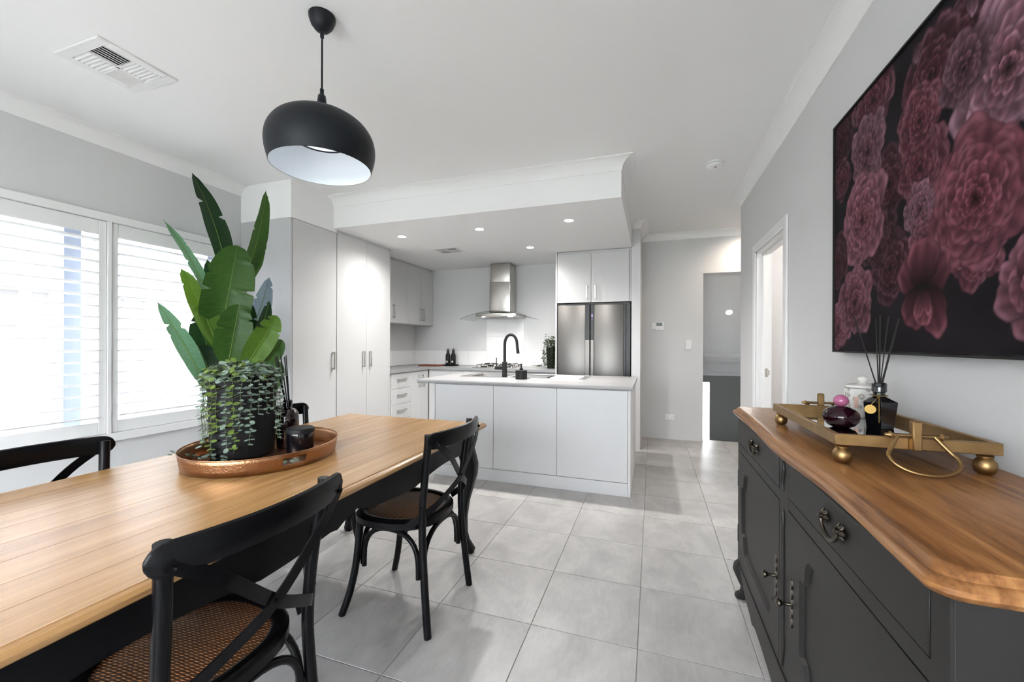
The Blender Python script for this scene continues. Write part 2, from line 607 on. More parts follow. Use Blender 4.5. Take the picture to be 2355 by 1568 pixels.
# =================================================================== room shell
XL, XR, YB, YR, ZC, ZB = -3.64, 0.83, 5.78, -2.40, 2.70, 2.40
XP = -3.036                       # front of the tall cupboards
NX0, NX1, NY = -0.235, -0.135, 5.07   # short wall beside the fridge

# floor slab with the tiles as pieces
b = B().box(XL - 0.1, 2.5, YR - 0.1, YB + 0.12, -0.10, -0.004)
floor = struct('floor', b, 'grout')
PIT = 0.453
tb = B().box(-PIT / 2 + 0.0015, PIT / 2 - 0.0015, -PIT / 2 + 0.0015, PIT / 2 - 0.0015, -0.012, 0.0, 0.0012)
tile_me = mesh_of('floor_tile', tb, 'floor_tile', smooth=0)
gx0, gy0 = -0.0527, 4.021
def cut_tile(cx, cy):
    x0, x1 = max(cx - PIT / 2 + .0015, XL), min(cx + PIT / 2 - .0015, 2.4)
    y0, y1 = max(cy - PIT / 2 + .0015, YR), min(cy + PIT / 2 - .0015, YB + 0.12)
    if x1 - x0 < 0.01 or y1 - y0 < 0.01: return None
    return (x0, x1, y0, y1)
for i in range(-9, 7):
    for j in range(-5, 16):
        cx, cy = gx0 + (i + 0.5) * PIT, gy0 - (j + 0.5) * PIT
        if cx > 1.2 and cy < 4.3: continue
        r = cut_tile(cx, cy)
        if r is None: continue
        full = (r[1] - r[0] > PIT - .004) and (r[3] - r[2] > PIT - .004)
        if full:
            o = bpy.data.objects.new('floor_tile', tile_me)
        else:
            o = bpy.data.objects.new('floor_tile', mesh_of('floor_tile_cut', B().box(r[0] - cx, r[1] - cx, r[2] - cy, r[3] - cy, -0.012, 0, 0.0012), 'floor_tile', smooth=0))
        COL.objects.link(o); o.parent = floor; o.location = (cx, cy, 0)

# ceiling
struct('ceiling', B().box(XL - 0.1, 2.5, YR - 0.1, YB + 0.12, ZC, ZC + 0.1), 'ceiling_paint')
b = B().box(XP, NX0, 3.33, YB, ZB, ZC + 0.002)
struct('ceiling_bulkhead', b, 'ceiling_paint')
struct('ceiling_bulkhead', B().box(XL, XP, 2.813, 3.374, 2.364, ZC + 0.002), 'ceiling_paint')
struct('ceiling_bulkhead', B().box(XL, XP, 3.374, YB, ZB, ZC + 0.002), 'ceiling_paint')

# left wall with the window opening
WY0, WY1, WZ0, WZ1 = 0.97, 2.665, 0.60, 2.10
b = B().box(XL - 0.25, XL, YR - 0.1, WY0, -0.1, ZC).box(XL - 0.25, XL, WY1, YB + 0.1, -0.1, ZC)
b.box(XL - 0.25, XL, WY0, WY1, -0.1, WZ0).box(XL - 0.25, XL, WY0, WY1, WZ1, ZC)
struct('wall_left', b, 'wall_paint')

# far wall with the doorway to the stairs
OX0, OX1, OZ = 0.616, 1.55, 2.157
b = B().box(XL, OX0, YB, YB + 0.12, -0.1, ZC).box(OX0, OX1, YB, YB + 0.12, OZ, ZC).box(OX1, 2.5, YB, YB + 0.12, -0.1, ZC)
struct('wall_far', b, 'wall_paint')
# short wall beside the fridge
struct('wall_nib', B().box(NX0, NX1, NY, YB + 0.001, -0.01, ZC), 'wall_paint')

# right wall with a doorway, and the end turning into the hall
DY0, DY1, DZ = 3.145, 3.965, 2.03
b = B().box(XR, XR + 0.115, YR - 0.1, DY0, -0.1, ZC).box(XR, XR + 0.115, DY1, 4.60, -0.1, ZC).box(XR, XR + 0.115, DY0, DY1, DZ, ZC)
b.box(XR + 0.115, 2.5, 4.50, 4.60, -0.1, ZC)
struct('wall_right', b, 'wall_paint')
struct('wall_hall_end', B().box(2.4, 2.5, 4.6, YB, -0.1, ZC), 'wall_paint')
# rear wall behind the camera, with a wide glazed opening
b = B().box(XL, -3.05, YR - 0.1, YR, -0.1, ZC).box(0.45, XR, YR - 0.1, YR, -0.1, ZC).box(-3.05, 0.45, YR - 0.1, YR, 2.25, ZC)
struct('wall_rear', b, 'wall_paint')
b = B()
for x0, x1 in ((-3.05, -2.99), (-1.33, -1.27), (0.39, 0.45)): b.box(x0, x1, YR - 0.08, YR - 0.03, 0, 2.25)
b.box(-3.05, 0.45, YR - 0.08, YR - 0.03, 2.19, 2.25).box(-3.05, 0.45, YR - 0.08, YR - 0.03, -0.01, 0.05)
w2 = struct('window_2', b, 'black_matte')
part('pane', B().box(-2.99, -1.33, YR - 0.058, YR - 0.052, 0.05, 2.19), 'window_glass', w2)
part('pane', B().box(-1.27, 0.39, YR - 0.058, YR - 0.052, 0.05, 2.19), 'window_glass', w2)

# bedroom behind the doorway in the right wall
b = B().box(3.2, 3.3, 2.3, 4.6, 0, ZC).box(2.5, 3.3, 4.5, 4.6, 0, ZC).box(XR + 0.115, 3.3, 2.2, 2.3, 0, ZC)
struct('wall_side_room', b, 'white_paint')
struct('floor_side_room', B().box(XR + 0.115, 3.3, 2.3, 4.5, -0.1, -0.001).box(XR, XR + .115, DY0, DY1, -.1, -.0005), 'outside_paving')
struct('ceiling_side_room', B().box(XR + 0.115, 3.3, 2.3, 4.5, ZC, ZC + .1), 'ceiling_paint')

# stairwell beyond the far doorway: raking ceiling, lower door
b = B()
b.prism([(5.90, 2.44), (7.35, 1.085), (7.35, 1.20), (5.90, 2.56)], 'x', 0.3, 1.9)
b.box(.3, 1.9, 5.9, 6.1, 2.45, 2.7)
struct('ceiling_stair', b, 'ceiling_paint')
b = B().box(0.30, 0.616, 5.9, 7.8, -1.6, 2.6).box(1.80, 1.9, 5.9, 7.8, -1.6, 2.6)
b.box(0.616, 1.8, 7.35, 7.45, 0.97, 1.40).box(0.616, 1.8, 7.45, 7.95, 0.80, 1.40)
struct('wall_stair', b, 'wall_paint')
struct('trim_1', B().prism([(7.33, 1.10), (7.33, 1.05), (7.36, 1.0), (7.36, 1.10)], 'x', 0.616, 1.8), 'white_paint')
struct('wall_stair_riser', B().box(0.3, 1.9, 5.80, 5.9, -1.65, -0.1), 'wall_paint')
struct('floor_stair', B().box(0.3, 1.9, 5.9, 7.9, -1.7, -1.6), 'outside_paving')
b = B().box(0.616, 0.80, 7.70, 7.75, -1.6, 0.72).box(0.925, 1.8, 7.70, 7.75, -1.6, 0.72).box(0.80, 0.925, 7.70, 7.75, 0.60, 0.72).box(0.80, 0.925, 7.70, 7.75, -1.6, -0.9)
d2 = struct('door_2', b, 'door_grey')
part('pane', B().box(0.80, 0.925, 7.722, 7.728, -0.9, 0.60), 'window_glass', d2)
part('frame', B().box(0.616, 1.8, 7.66, 7.76, 0.72, 0.80), 'wall_paint', d2)
part('handle', B().box(0.70, 0.73, 7.67, 7.70, -0.14, -0.06, .004).tube([(0.715, 7.68, -0.10), (0.715, 7.64, -0.10), (0.77, 7.64, -0.10)], 0.008), 'nickel', d2, label='lever handle')
part('lock', B().box(0.70, 0.73, 7.67, 7.70, 0.0, 0.05, .004), 'nickel', d2)


# ------------------------------------------------------------------ cornices (90 mm cove)
def cove(p0, p1, inward, name, m0=None, m1=None, size=0.09):
    """cove strip along p0-p1 (xy on the wall line); inward: unit xy into the room; m0/m1: shift of the ends per unit of projection"""
    n = 7
    prof = [(0, 0)]
    prof = [(0.0, ZC + 0.001), (0.0, ZC - size), (0.006, ZC - size)]
    for k in range(n + 1):
        a = PI / 2 * k / n
        prof.append((size - (size - 0.006) * math.cos(a) + 0.0, ZC - size + (size - 0.006) * math.sin(a)))
    prof += [(size, ZC - 0.006), (size, ZC + 0.001)]
    P0, P1 = Vector(p0), Vector(p1)
    T = (P1 - P0).normalized(); I = Vector(inward)
    r0 = [(*(P0 + I * q[0] + T * (q[0] * (m0 or 0))), q[1]) for q in prof]
    r1 = [(*(P1 + I * q[0] + T * (q[0] * (m1 or 0))), q[1]) for q in prof]
    o = struct(name, B().loft([r0, r1]), 'ceiling_paint')
    me = o.data
    me.polygons.foreach_set('use_smooth', [True] * len(me.polygons)); me.set_sharp_from_angle(angle=0.5)
    return o


cove((XL, YR), (XL, 2.813), (1, 0), 'trim_2', 1, 0)
cove((XP, 3.33), (NX0, 3.33), (0, -1), 'trim_3', 0, 1)
cove((NX0, 3.33), (NX0, NY), (1, 0), 'trim_4', -1, -1)
cove((NX0, NY), (NX1, NY), (0, -1), 'trim_5', 1, 1)
cove((NX1, NY), (NX1, YB), (1, 0), 'trim_6', -1, -1)
cove((NX1, YB), (2.4, YB), (0, -1), 'trim_7', 1, -1)
cove((XR, YR), (XR, 4.60), (-1, 0), 'trim_8', 1, 1)
cove((XR, 4.60), (2.4, 4.60), (0, 1), 'trim_9', -1, 0)

# ------------------------------------------------------------------ doorway lining in the right wall
b = B().box(XR + 0.001, XR + 0.112, DY1 - 0.02, DY1 + 0.001, 0, DZ).box(XR + 0.001, XR + 0.112, DY0 - .001, DY0 + 0.02, 0, DZ).box(XR + 0.001, XR + 0.112, DY0, DY1, DZ - 0.02, DZ + .001)
d1 = struct('door_1', b, 'white_paint')
b = B()
aw = 0.062
b.box(XR - 0.016, XR + .001, DY1 - 0.008, DY1 + aw, 0, DZ + aw, 0.005).box(XR - 0.016, XR + .001, DY0 - aw, DY0 + 0.008, 0, DZ + aw, 0.005)
b.box(XR - 0.0155, XR + .001, DY0 - aw + 0.002, DY1 + aw - 0.002, DZ - 0.008, DZ + aw, 0.005)
part('architrave', b, 'white_paint', d1)
b = B().box(XR + 0.045, XR + 0.06, DY1 - 0.032, DY1 - 0.02, 0, DZ - 0.02).box(XR + 0.045, XR + 0.06, DY0 + .02, DY0 + .032, 0, DZ - 0.02).box(XR + 0.045, XR + 0.06, DY0 + .02, DY1 - .02, DZ - .032, DZ - 0.02)
part('door_stop', b, 'white_paint', d1)
b = B().box(XR + 0.062, XR + 0.086, DY1 - 0.0215, DY1 - 0.0195, 0.975, 1.045).box(XR + 0.084, XR + 0.096, DY1 - 0.024, DY1 - 0.019, 0.99, 1.03)
part('strike_plate', b, 'nickel', d1, label='nickel strike plate')

# ------------------------------------------------------------------ outside
struct('ground', B().box(-14, XL - 0.25, -14, 14, -0.25, -0.15), 'outside_paving')
struct('lawn', B().box(-14, 14, -16, -6.5, -0.25, -0.12), 'lawn')
struct('terrace', B().box(-14, 14, -6.5, YR - 0.1, -0.20, -0.06), 'outside_paving')
struct('wall_sky_block', B().box(-7.2, -6.8, -9, 14, -0.2, 3.6), 'sky_block_grey')  # added wall past the fence, hides bright sky from the shuttered window
struct('roof_sky_block', B().box(XL - 0.95, XL - 0.25, YR - 0.5, 8, 2.55, 2.75), 'sky_block_grey')  # added overhang that holds back sky light above the window
b = B()
fence = thing('fence', 'pale ribbed metal boundary fence seen through the window shutters', 'fence', (-5.3, 1.5, -0.15))
for k in range(3):
    y0 = -1.3 + k * 2.4
    q = []
    for i in range(13):
        y = y0 + 0.06 + i * 0.19
        q += [(-5.30, y), (-5.30, y + 0.09), (-5.27, y + 0.115), (-5.27, y + 0.165)]
    q = [p for p in q if p[1] < y0 + 2.36]
    q += [(p[0] - 0.004, p[1]) for p in reversed(q)]
    part('fence_panel', B().prism(q, 'z', -0.15, 1.72), 'fence', fence, smooth=0)
    part('post', B().box(-5.33, -5.26, y0 - 0.03, y0 + 0.03, -0.15, 1.78), 'fence', fence)
    part('rail', B().box(-5.32, -5.26, y0 + .03, y0 + 2.37, 1.70, 1.76), 'fence', fence)
rs = random.Random(3)
b = B()
for k in range(2600):
    x, y, z = rs.uniform(-6, 4.5), -8.6 + rs.gauss(0, .5), rs.uniform(-.1, 2.4) ** 1.0
    a, t, s_ = rs.uniform(0, 6.28), rs.uniform(-1, 1), rs.uniform(.06, .16)
    u = Vector((math.cos(a), math.sin(a), t)).normalized() * s_; w = u.orthogonal().normalized() * s_ * .45
    p = Vector((x, y, z))
    b.add([p - u, p + w, p + u, p - w], [(0, 1, 2, 3)])
single('hedge', b, 'hedge', (0, -8.6, 0), 'tall green garden hedge beyond the rear lawn', 'hedge', kind='stuff', smooth=0)

# ------------------------------------------------------------------ window frame and plantation shutters
b = B()
fx0, fx1 = XL - 0.02, XL + 0.045
b.box(fx0, fx1, WY0 - 0.045, WY0 + 0.012, WZ0 - 0.055, WZ1 + 0.045, .004).box(fx0, fx1, WY1 - 0.008, WY1 + 0.05, WZ0 - 0.055, WZ1 + 0.045, .004)
b.box(fx0, fx1 - .0005, WY0, WY1, WZ1 - 0.008, WZ1 + 0.045, .004).box(fx0, fx1 - .0005, WY0, WY1, WZ0 - 0.055, WZ0 + 0.004, .004)
b.box(fx0, fx1 - 0.012, 1.8085, 1.829, WZ0, WZ1 - .005)
w1 = struct('window_1', b, 'shutter_white')
b = B()
for y0, y1 in ((WY0, WY0 + .05), (1.66, 1.75), (WY1 - .05, WY1)): b.box(XL - 0.20, XL - 0.15, y0, y1, WZ0, WZ1)
b.box(XL - 0.199, XL - 0.151, WY0, WY1, WZ0, WZ0 + .05).box(XL - 0.199, XL - 0.151, WY0, WY1, WZ1 - .05, WZ1)
part('sash', b, 'aluminium_blue', w1, label='blue grey metal window sash')
part('pane', B().box(XL - 0.178, XL - 0.172, WY0 + .05, 1.66, WZ0 + .05, WZ1 - .05), 'window_glass', w1)
part('pane', B().box(XL - 0.178, XL - 0.172, 1.75, WY1 - .05, WZ0 + .05, WZ1 - .05), 'window_glass', w1)

# lenticular louvre blade
def blade_mesh(L):
    n = 12; q = []
    for k in range(n):
        a = 2 * PI * k / n
        q.append((0.031 * math.cos(a), 0.0052 * math.sin(a)))
    return mesh_of('slat', B().prism(q, 'y', -L / 2, L / 2), 'shutter_white', smooth=0.9)
for (py0, py1, lab) in ((1.0125 - .027, 1.8065, 'white louvred shutter panel left of the window post, cut off by the picture edge'),
                        (1.831, 2.655, 'white louvred shutter panel behind the tall banana plant')):
    st = 0.042 if py0 > 1.5 else 0.045
    zb, zt = WZ0 + 0.006, WZ1 - 0.010
    t = thing('shutter_panel', lab, 'shutter', (XL + 0.008, (py0 + py1) / 2, zb))
    x0, x1 = XL - 0.005, XL + 0.022
    part('stile', B().box(x0, x1, py0, py0 + st, zb, zt, .003), 'shutter_white', t)
    part('stile', B().box(x0, x1, py1 - st, py1, zb, zt, .003), 'shutter_white', t)
    part('top_rail', B().box(x0 + .001, x1 - .001, py0 + st, py1 - st, 1.993, zt, .002), 'shutter_white', t)
    part('bottom_rail', B().box(x0 + .001, x1 - .001, py0 + st, py1 - st, zb, 0.69, .002), 'shutter_white', t)
    bm_ = blade_mesh(py1 - py0 - 2 * st - 0.004)
    for k in range(17):
        o = bpy.data.objects.new('slat', bm_); COL.objects.link(o); o.parent = t
        o.location = Vector((XL + 0.008, (py0 + py1) / 2, 0.724 + k * 0.0768)) - ORG[t]
        o.rotation_euler = (0, math.radians(-13), 0)

# =================================================================== kitchen
def pull(axis, at, c, a0, a1, upright=True):
    """square bow handle. axis 'x': on a face x=at looking +x, c=y (or z when lying); axis '-y': on a face y=at looking -y"""
    b = B(); w, t, pr = 0.009, 0.006, 0.030
    def bx(d0, d1, l0, l1, m0, m1):
        if axis == 'x':
            (b.box(at + d0, at + d1, l0, l1, m0, m1, .0015) if upright else b.box(at + d0, at + d1, m0, m1, l0, l1, .0015))
        else:
            (b.box(l0, l1, at - d1, at - d0, m0, m1, .0015) if upright else b.box(m0, m1, at - d1, at - d0, l0, l1, .0015))
    bx(pr - 2 * t + .004, pr, c - w, c + w, a0, a1)
    for e in (a0, a1 - 0.018):
        bx(-0.001, pr - .002, c - w, c + w, e, e + 0.018)
    return b


def unit(name, label, loc, carcass, fronts, group=None, body='cabinet_white'):
    t = thing(name, label, 'cabinet', loc, group=group)
    part('body', carcass, body, t, smooth=0)
    for nm, bx, hb in fronts:
        d = part(nm, bx, 'cabinet_white', t)
        if hb: part('handle', hb, 'nickel', d, label='brushed nickel bow handle')
    return t


# --- tall pantry, two units
g = 0.0015
ft = 0.018
def frontx(x, y0, y1, z0, z1):
    return B().box(x - ft, x, y0 + g, y1 - g, z0 + g, z1 - g, 0.0012)
def fronty(y, x0, x1, z0, z1):
    return B().box(x0 + g, x1 - g, y, y + ft, z0 + g, z1 - g, 0.0012)

u1 = unit('pantry_cabinet', 'tall white single door pantry cupboard with a grey end panel facing the table', (-3.33, 3.1, 0),
     B().box(XL + .002, XP - ft - .001, 2.832, 3.372, 0.0, 2.360),
     [('door', frontx(XP, 2.835, 3.372, 0.13, 2.360), pull('x', XP, 3.318, 0.982, 1.156))])
part('end_panel', B().box(XL + .001, XP, 2.813, 2.831, 0.0, 2.362, .001), 'cabinet_grey', u1, label='grey end panel')
part('kickboard', B().box(XP - .06, XP - .04, 2.832, 3.372, 0, .13), 'cabinet_white', u1)
u2 = unit('pantry_cabinet', 'tall white double door pantry cupboard between the single door cupboard and the drawers', (-3.33, 3.82, 0),
     B().box(XL + .002, XP - ft - .001, 3.378, 4.275, 0.0, 2.383),
     [('door', frontx(XP, 3.380, 3.838, 0.13, 2.372), pull('x', XP, 3.775, 0.982, 1.156)),
      ('door', frontx(XP, 3.838, 4.257, 0.13, 2.372), pull('x', XP, 3.890, 0.982, 1.156))])
part('end_panel', B().box(XL + .002, XP, 4.2585, 4.275, 0, 2.383, .001), 'cabinet_white', u2)
part('kickboard', B().box(XP - .06, XP - .04, 3.378, 4.258, 0, .13), 'cabinet_white', u2)
part('scribe', B().box(XP - .03, XP - .012, 3.372, 4.275, 2.374, 2.399), 'cabinet_white', u2)

# --- wall cupboards on the left wall
XU = -3.30
zu0, zu1 = 1.525, 2.368
unit('wall_cabinet', 'white single door wall cupboard next to the pantry', (-3.47, 4.68, zu0),
     B().box(XL + .002, XU - ft - .001, 4.277, 5.067, zu0, 2.398),
     [('door', frontx(XU, 4.280, 5.067, zu0, zu1), pull('x', XU, 4.715, 1.586, 1.767))])
unit('wall_cabinet', 'white double door wall cupboard in the kitchen corner', (-3.47, 5.4, zu0),
     B().box(XL + .002, XU - ft - .001, 5.069, YB - .002, zu0, 2.398),
     [('door', frontx(XU, 5.067, 5.43, zu0, zu1), pull('x', XU, 5.385, 1.586, 1.767)),
      ('door', frontx(XU, 5.43, YB - .002, zu0, zu1), pull('x', XU, 5.478, 1.586, 1.767))])

# --- base units, left leg
XB = -3.030
zt = 0.872
fr = []
for z0, z1 in ((0.675, 0.868), (0.478, 0.675), (0.281, 0.478), (0.13, 0.281)):
    fr.append(('drawer', frontx(XB, 4.30, 4.724, z0, z1), pull('x', XB, z1 - 0.082, 4.415, 4.60, upright=False)))
unit('drawer_cabinet', 'white base unit with four drawers beside the pantry', (-3.33, 4.5, 0),
     B().box(XL + .002, XB - ft - .001, 4.28, 4.724, 0.0, zt), fr)
unit('base_cabinet', 'white two door base unit between the drawers and the kitchen corner', (-3.33, 4.95, 0),
     B().box(XL + .002, XB - ft - .001, 4.726, YB - .002, 0.0, zt),
     [('door', frontx(XB, 4.724, 4.985, .13, .868), pull('x', XB, 4.935, 0.648, 0.809)),
      ('door', frontx(XB, 4.985, 5.17, .13, .868), pull('x', XB, 5.035, 0.648, 0.809))])
# --- base units, back leg
YK = 5.19
def backunit(name, label, x0, x1, fronts):
    unit(name, label, ((x0 + x1) / 2, 5.48, 0), B().box(x0 + .001, x1 - .001, YK + ft + .001, YB - .002, 0, zt), fronts)
backunit('base_cabinet', 'white base unit in the corner under the cutting board', -3.028, -2.68,
         [('door', fronty(YK, -3.028, -2.68, .13, .868), pull('-y', YK, -2.735, 0.64, 0.80))])
backunit('base_cabinet', 'narrow white base unit left of the oven under the hotplate', -2.68, -2.38, [('door', fronty(YK, -2.68, -2.38, .13, .868), pull('-y', YK, -2.43, 0.5, 0.66))])
t = thing('oven', 'built in oven beneath the gas cooktop, mostly hidden by the island', 'oven', (-2.08, 5.48, 0))
part('body', B().box(-2.379, -1.78, YK + .02, YB - .002, 0, zt), 'cabinet_white', t)
part('panel', B().box(-2.377, -1.782, YK, YK + .019, .78, .868, .001), 'cabinet_white', t)
part('door', B().box(-2.377, -1.782, YK, YK + .019, .20, .777, .002), 'fridge_black', t)
part('handle', B().tube([(-2.30, YK - .03, .74), (-1.86, YK - .03, .74)], .008).box(-2.28, -2.265, YK - .03, YK, .734, .746).box(-1.895, -1.88, YK - .03, YK, .734, .746), 'nickel', t)
backunit('base_cabinet', 'white base unit right of the oven', -1.78, -1.46, [('door', fronty(YK, -1.78, -1.46, .13, .868), pull('-y', YK, -1.73, 0.5, 0.66))])
backunit('base_cabinet', 'white base unit beside the fridge panel', -1.46, -1.16, [('door', fronty(YK, -1.46, -1.16, .13, .868), pull('-y', YK, -1.21, 0.5, 0.66))])

# --- L-shaped worktop
b = B().prism([(XL + .001, 4.278), (-3.005, 4.278), (-3.005, 5.165), (-1.158, 5.165), (-1.158, YB - .001), (XL + .001, YB - .001)], 'z', 0.876, 0.910)
single('worktop', b, 'laminate', (-3.3, 5.4, .876), 'L shaped pale grey laminate worktop along the kitchen walls', 'worktop')

# --- splashback
b = B().box(XL + .001, XL + .004, 4.278, YB, .911, 1.135).box(XL, -1.158, YB - .004, YB, .911, 1.135).box(-2.378, -1.782, YB - .004, YB, 1.13, 1.68)
sp = struct('wall_splashback', b, 'splash_grout')
def sp_tile(x0, x1, z0, z1):
    part('tile', B().box(x0 + .001, x1 - .001, YB - .0085, YB - .003, z0 + .001, z1 - .001, .0008), 'splash_tile', sp, smooth=0)
def sp_tile_l(y0, y1, z0, z1):
    part('tile', B().box(XL + .003, XL + .0085, y0 + .001, y1 - .001, z0 + .001, z1 - .001, .0008), 'splash_tile', sp, smooth=0)
xs = [XL + .009, -3.28, -2.98, -2.68, -2.378, -2.08, -1.782, -1.48, -1.158]
for i in range(len(xs) - 1): sp_tile(xs[i], xs[i + 1], .912, 1.134)
for y0, y1 in ((4.278, 4.58), (4.58, 4.88), (4.88, 5.18), (5.18, 5.48), (5.48, YB - .009)): sp_tile_l(y0, y1, .912, 1.134)
for z0, z1 in ((1.134, 1.356), (1.356, 1.578), (1.578, 1.68)):
    for x0, x1 in ((-2.378, -2.08), (-2.08, -1.782)): sp_tile(x0, x1, z0, z1)

# --- power points, switch, thermostat
def outlet(label, loc, face, kind, group=None, w=0.115, h=0.072):
    """face 'x': on a wall x=const looking +x; '-y': on a wall y=const looking -y"""
    t = thing('power_outlet' if kind == 'gpo' else ('light_switch' if kind == 'switch' else 'sensor_plate'), label, 'outlet' if kind == 'gpo' else ('switch' if kind == 'switch' else 'sensor'), loc, group=group)
    def bx(u0, u1, z0, z1, d0, d1, bev=.0012):
        x, y, z = loc
        if face == 'x': return B().box(x + d0, x + d1, y + u0, y + u1, z + z0, z + z1, bev)
        return B().box(x + u0, x + u1, y - d1, y - d0, z + z0, z + z1, bev)
    part('plate', bx(-w / 2, w / 2, -h / 2, h / 2, 0, .008, .002), 'plastic_white', t)
    if kind == 'gpo':
        for s_ in (-1, 1):
            part('rocker', bx(s_ * .035 - .008, s_ * .035 + .008, .013, .027, .007, .012), 'plastic_white', t)
            for du, dz in ((-.008, 0), (.008, 0), (0, -.014)):
                part('slot', bx(s_ * .03 + du - .0015, s_ * .03 + du + .0015, dz - .006, dz + .003, .0078, .0086, 0), 'plastic_grey', t)
    elif kind == 'switch':
        for z_ in (.022, .0):
            part('rocker', bx(-.009, .009, z_ - .006, z_ + .008, .007, .013), 'plastic_white', t)
        part('rocker', bx(-.012, .012, -.032, -.022, .007, .010), 'plastic_white', t)
    else:
        part('lens', B().lathe([(0.0, .0), (.012, .0), (.010, .006), (0, .009)], (0, 0, 0), 16) if False else bx(-.008, .008, .008, .03, .007, .012), 'plastic_white', t)
    return t
outlet('small white power outlet on the tiled left kitchen wall under the wall cupboards', (XL + .009, 5.62, 0.985), 'x', 'gpo')
outlet('white double power outlet low on the far grey wall', (0.22, YB - .001, 0.291), '-y', 'gpo')
outlet('white vertical light switch beside the stair doorway', (0.442, YB - .001, 1.241), '-y', 'switch', w=.072, h=.115)
outlet('narrow white sensor plate beside the thermostat', (0.020, YB - .001, 1.490), '-y', 'sensor', w=.046, h=.085)
t = thing('thermostat', 'white air conditioning controller with a small dark screen on the far wall', 'thermostat', (0.085, YB, 1.48))
part('case', B().box(0.035, 0.142, YB - .026, YB - .001, 1.432, 1.537, .004), 'plastic_white', t)
part('screen', B().box(0.050, 0.124, YB - .0275, YB - .025, 1.488, 1.530), 'lcd', t)
for k in range(4): part('button', B().box(.053 + k * .018, .065 + k * .018, YB - .029, YB - .025, 1.447, 1.455, .001), 'plastic_white', t)

# --- island
zi = 0.865
t = thing('kitchen_island', 'white panelled kitchen island facing the dining table', 'cabinet', (-1.07, 3.9, 0))
part('body', B().box(-1.955, -0.190, 3.490, 4.48, 0.0, 0.70), 'cabinet_white', t, smooth=0)
for x0, x1 in ((-1.955, -1.362), (-1.362, -0.776), (-0.776, -0.187)):
    part('panel', B().box(x0 + .0012, x1 - .0012, 3.470, 3.489, 0.112, zi - .002, .0012), 'cabinet_white', t)
part('kickboard', B().box(-1.955, -0.187, 3.469, 3.489, 0.0, 0.108, .001), 'cabinet_white', t)
part('end_panel', B().box(-0.186, -0.165, 3.468, 4.50, 0.0, zi, .001), 'cabinet_white', t)
part('end_panel', B().box(-1.976, -1.957, 3.468, 4.50, 0.0, zi, .001), 'cabinet_white', t)
q = [(3.455, .872), (3.450, .878), (3.450, .890), (3.456, .900), (3.935, .900), (3.935, .866), (3.46, .866)]
q2 = [(4.395, .866), (4.395, .900), (4.545, .900), (4.55, .894), (4.55, .872), (4.545, .866)]
b = B().prism(q, 'x', -2.145, -0.148).prism(q2, 'x', -2.145, -0.148)
b.box(-2.145, -1.865, 3.935, 4.395, .866, .900).box(-0.985, -0.148, 3.935, 4.395, .866, .900)
single('island_worktop', b, 'laminate', (-1.15, 4.0, .866), 'pale grey laminate benchtop of the kitchen island', 'worktop', smooth=0)

# sink: double bowl with drainer
t = thing('sink', 'stainless steel double bowl sink with drainer set in the island', 'sink', (-1.25, 4.2, .90))
sx0, sx1, sy0, sy1 = -1.90, -0.62, 3.90, 4.42
def bowl(x0, x1, y0, y1, dep):
    b = B(); r = 0.05; n = 6
    def ring(ins, z):
        pts = []
        for cx, cy, a0 in ((x1 - r - ins, y1 - r - ins, 0), (x0 + r + ins, y1 - r - ins, PI / 2), (x0 + r + ins, y0 + r + ins, PI), (x1 - r - ins, y0 + r + ins, 1.5 * PI)):
            for k in range(n + 1):
                a = a0 + PI / 2 * k / n
                pts.append((cx + r * math.cos(a), cy + r * math.sin(a), z))
        return pts
    b.loft([ring(-.006, .905), ring(0, .903), ring(.004, .893), ring(.012, .90 - dep + .02), ring(.03, .90 - dep)], caps=False)
    o = len(b.v); m = 4 * (n + 1)
    b.f.append(tuple(range(o - m, o)))
    return b
# deck with raised rim
b = B()
xs_ = [sx0, -1.83, -1.44, -1.40, -1.08, sx1]
b.box(sx0, -1.83, sy0, sy1, .9005, .904).box(-1.44, -1.38, sy0, sy1, .9005, .904).box(-1.02, sx1, sy0, sy1, .9005, .904)
b.box(sx0, sx1, sy0, 3.97, .9006, .9041).box(sx0, sx1, 4.36, sy1, .9006, .9041)
b.tube([(sx0, sy0, .903), (sx1, sy0, .903), (sx1, sy1, .903), (sx0, sy1, .903)], .004, 6, closed=True)
part('deck', b, 'steel_sink', t)
part('bowl', bowl(-1.83, -1.44, 3.97, 4.36, .16), 'steel_sink', t)
part('bowl', bowl(-1.38, -1.02, 3.97, 4.36, .16), 'steel_sink', t)
b = B()
for k in range(7): b.tube([(-.96, 3.99 + k * .057, .905), (-.68, 3.99 + k * .057, .905)], .004, 6)
part('drainer_ribs', b, 'steel_sink', t)
for cx in (-1.635, -1.20):
    part('waste', B().lathe([(.0, .741), (.03, .742), (.036, .745), (.03, .748), (0, .746)], (cx, 4.16, 0), 20), 'chrome', t)

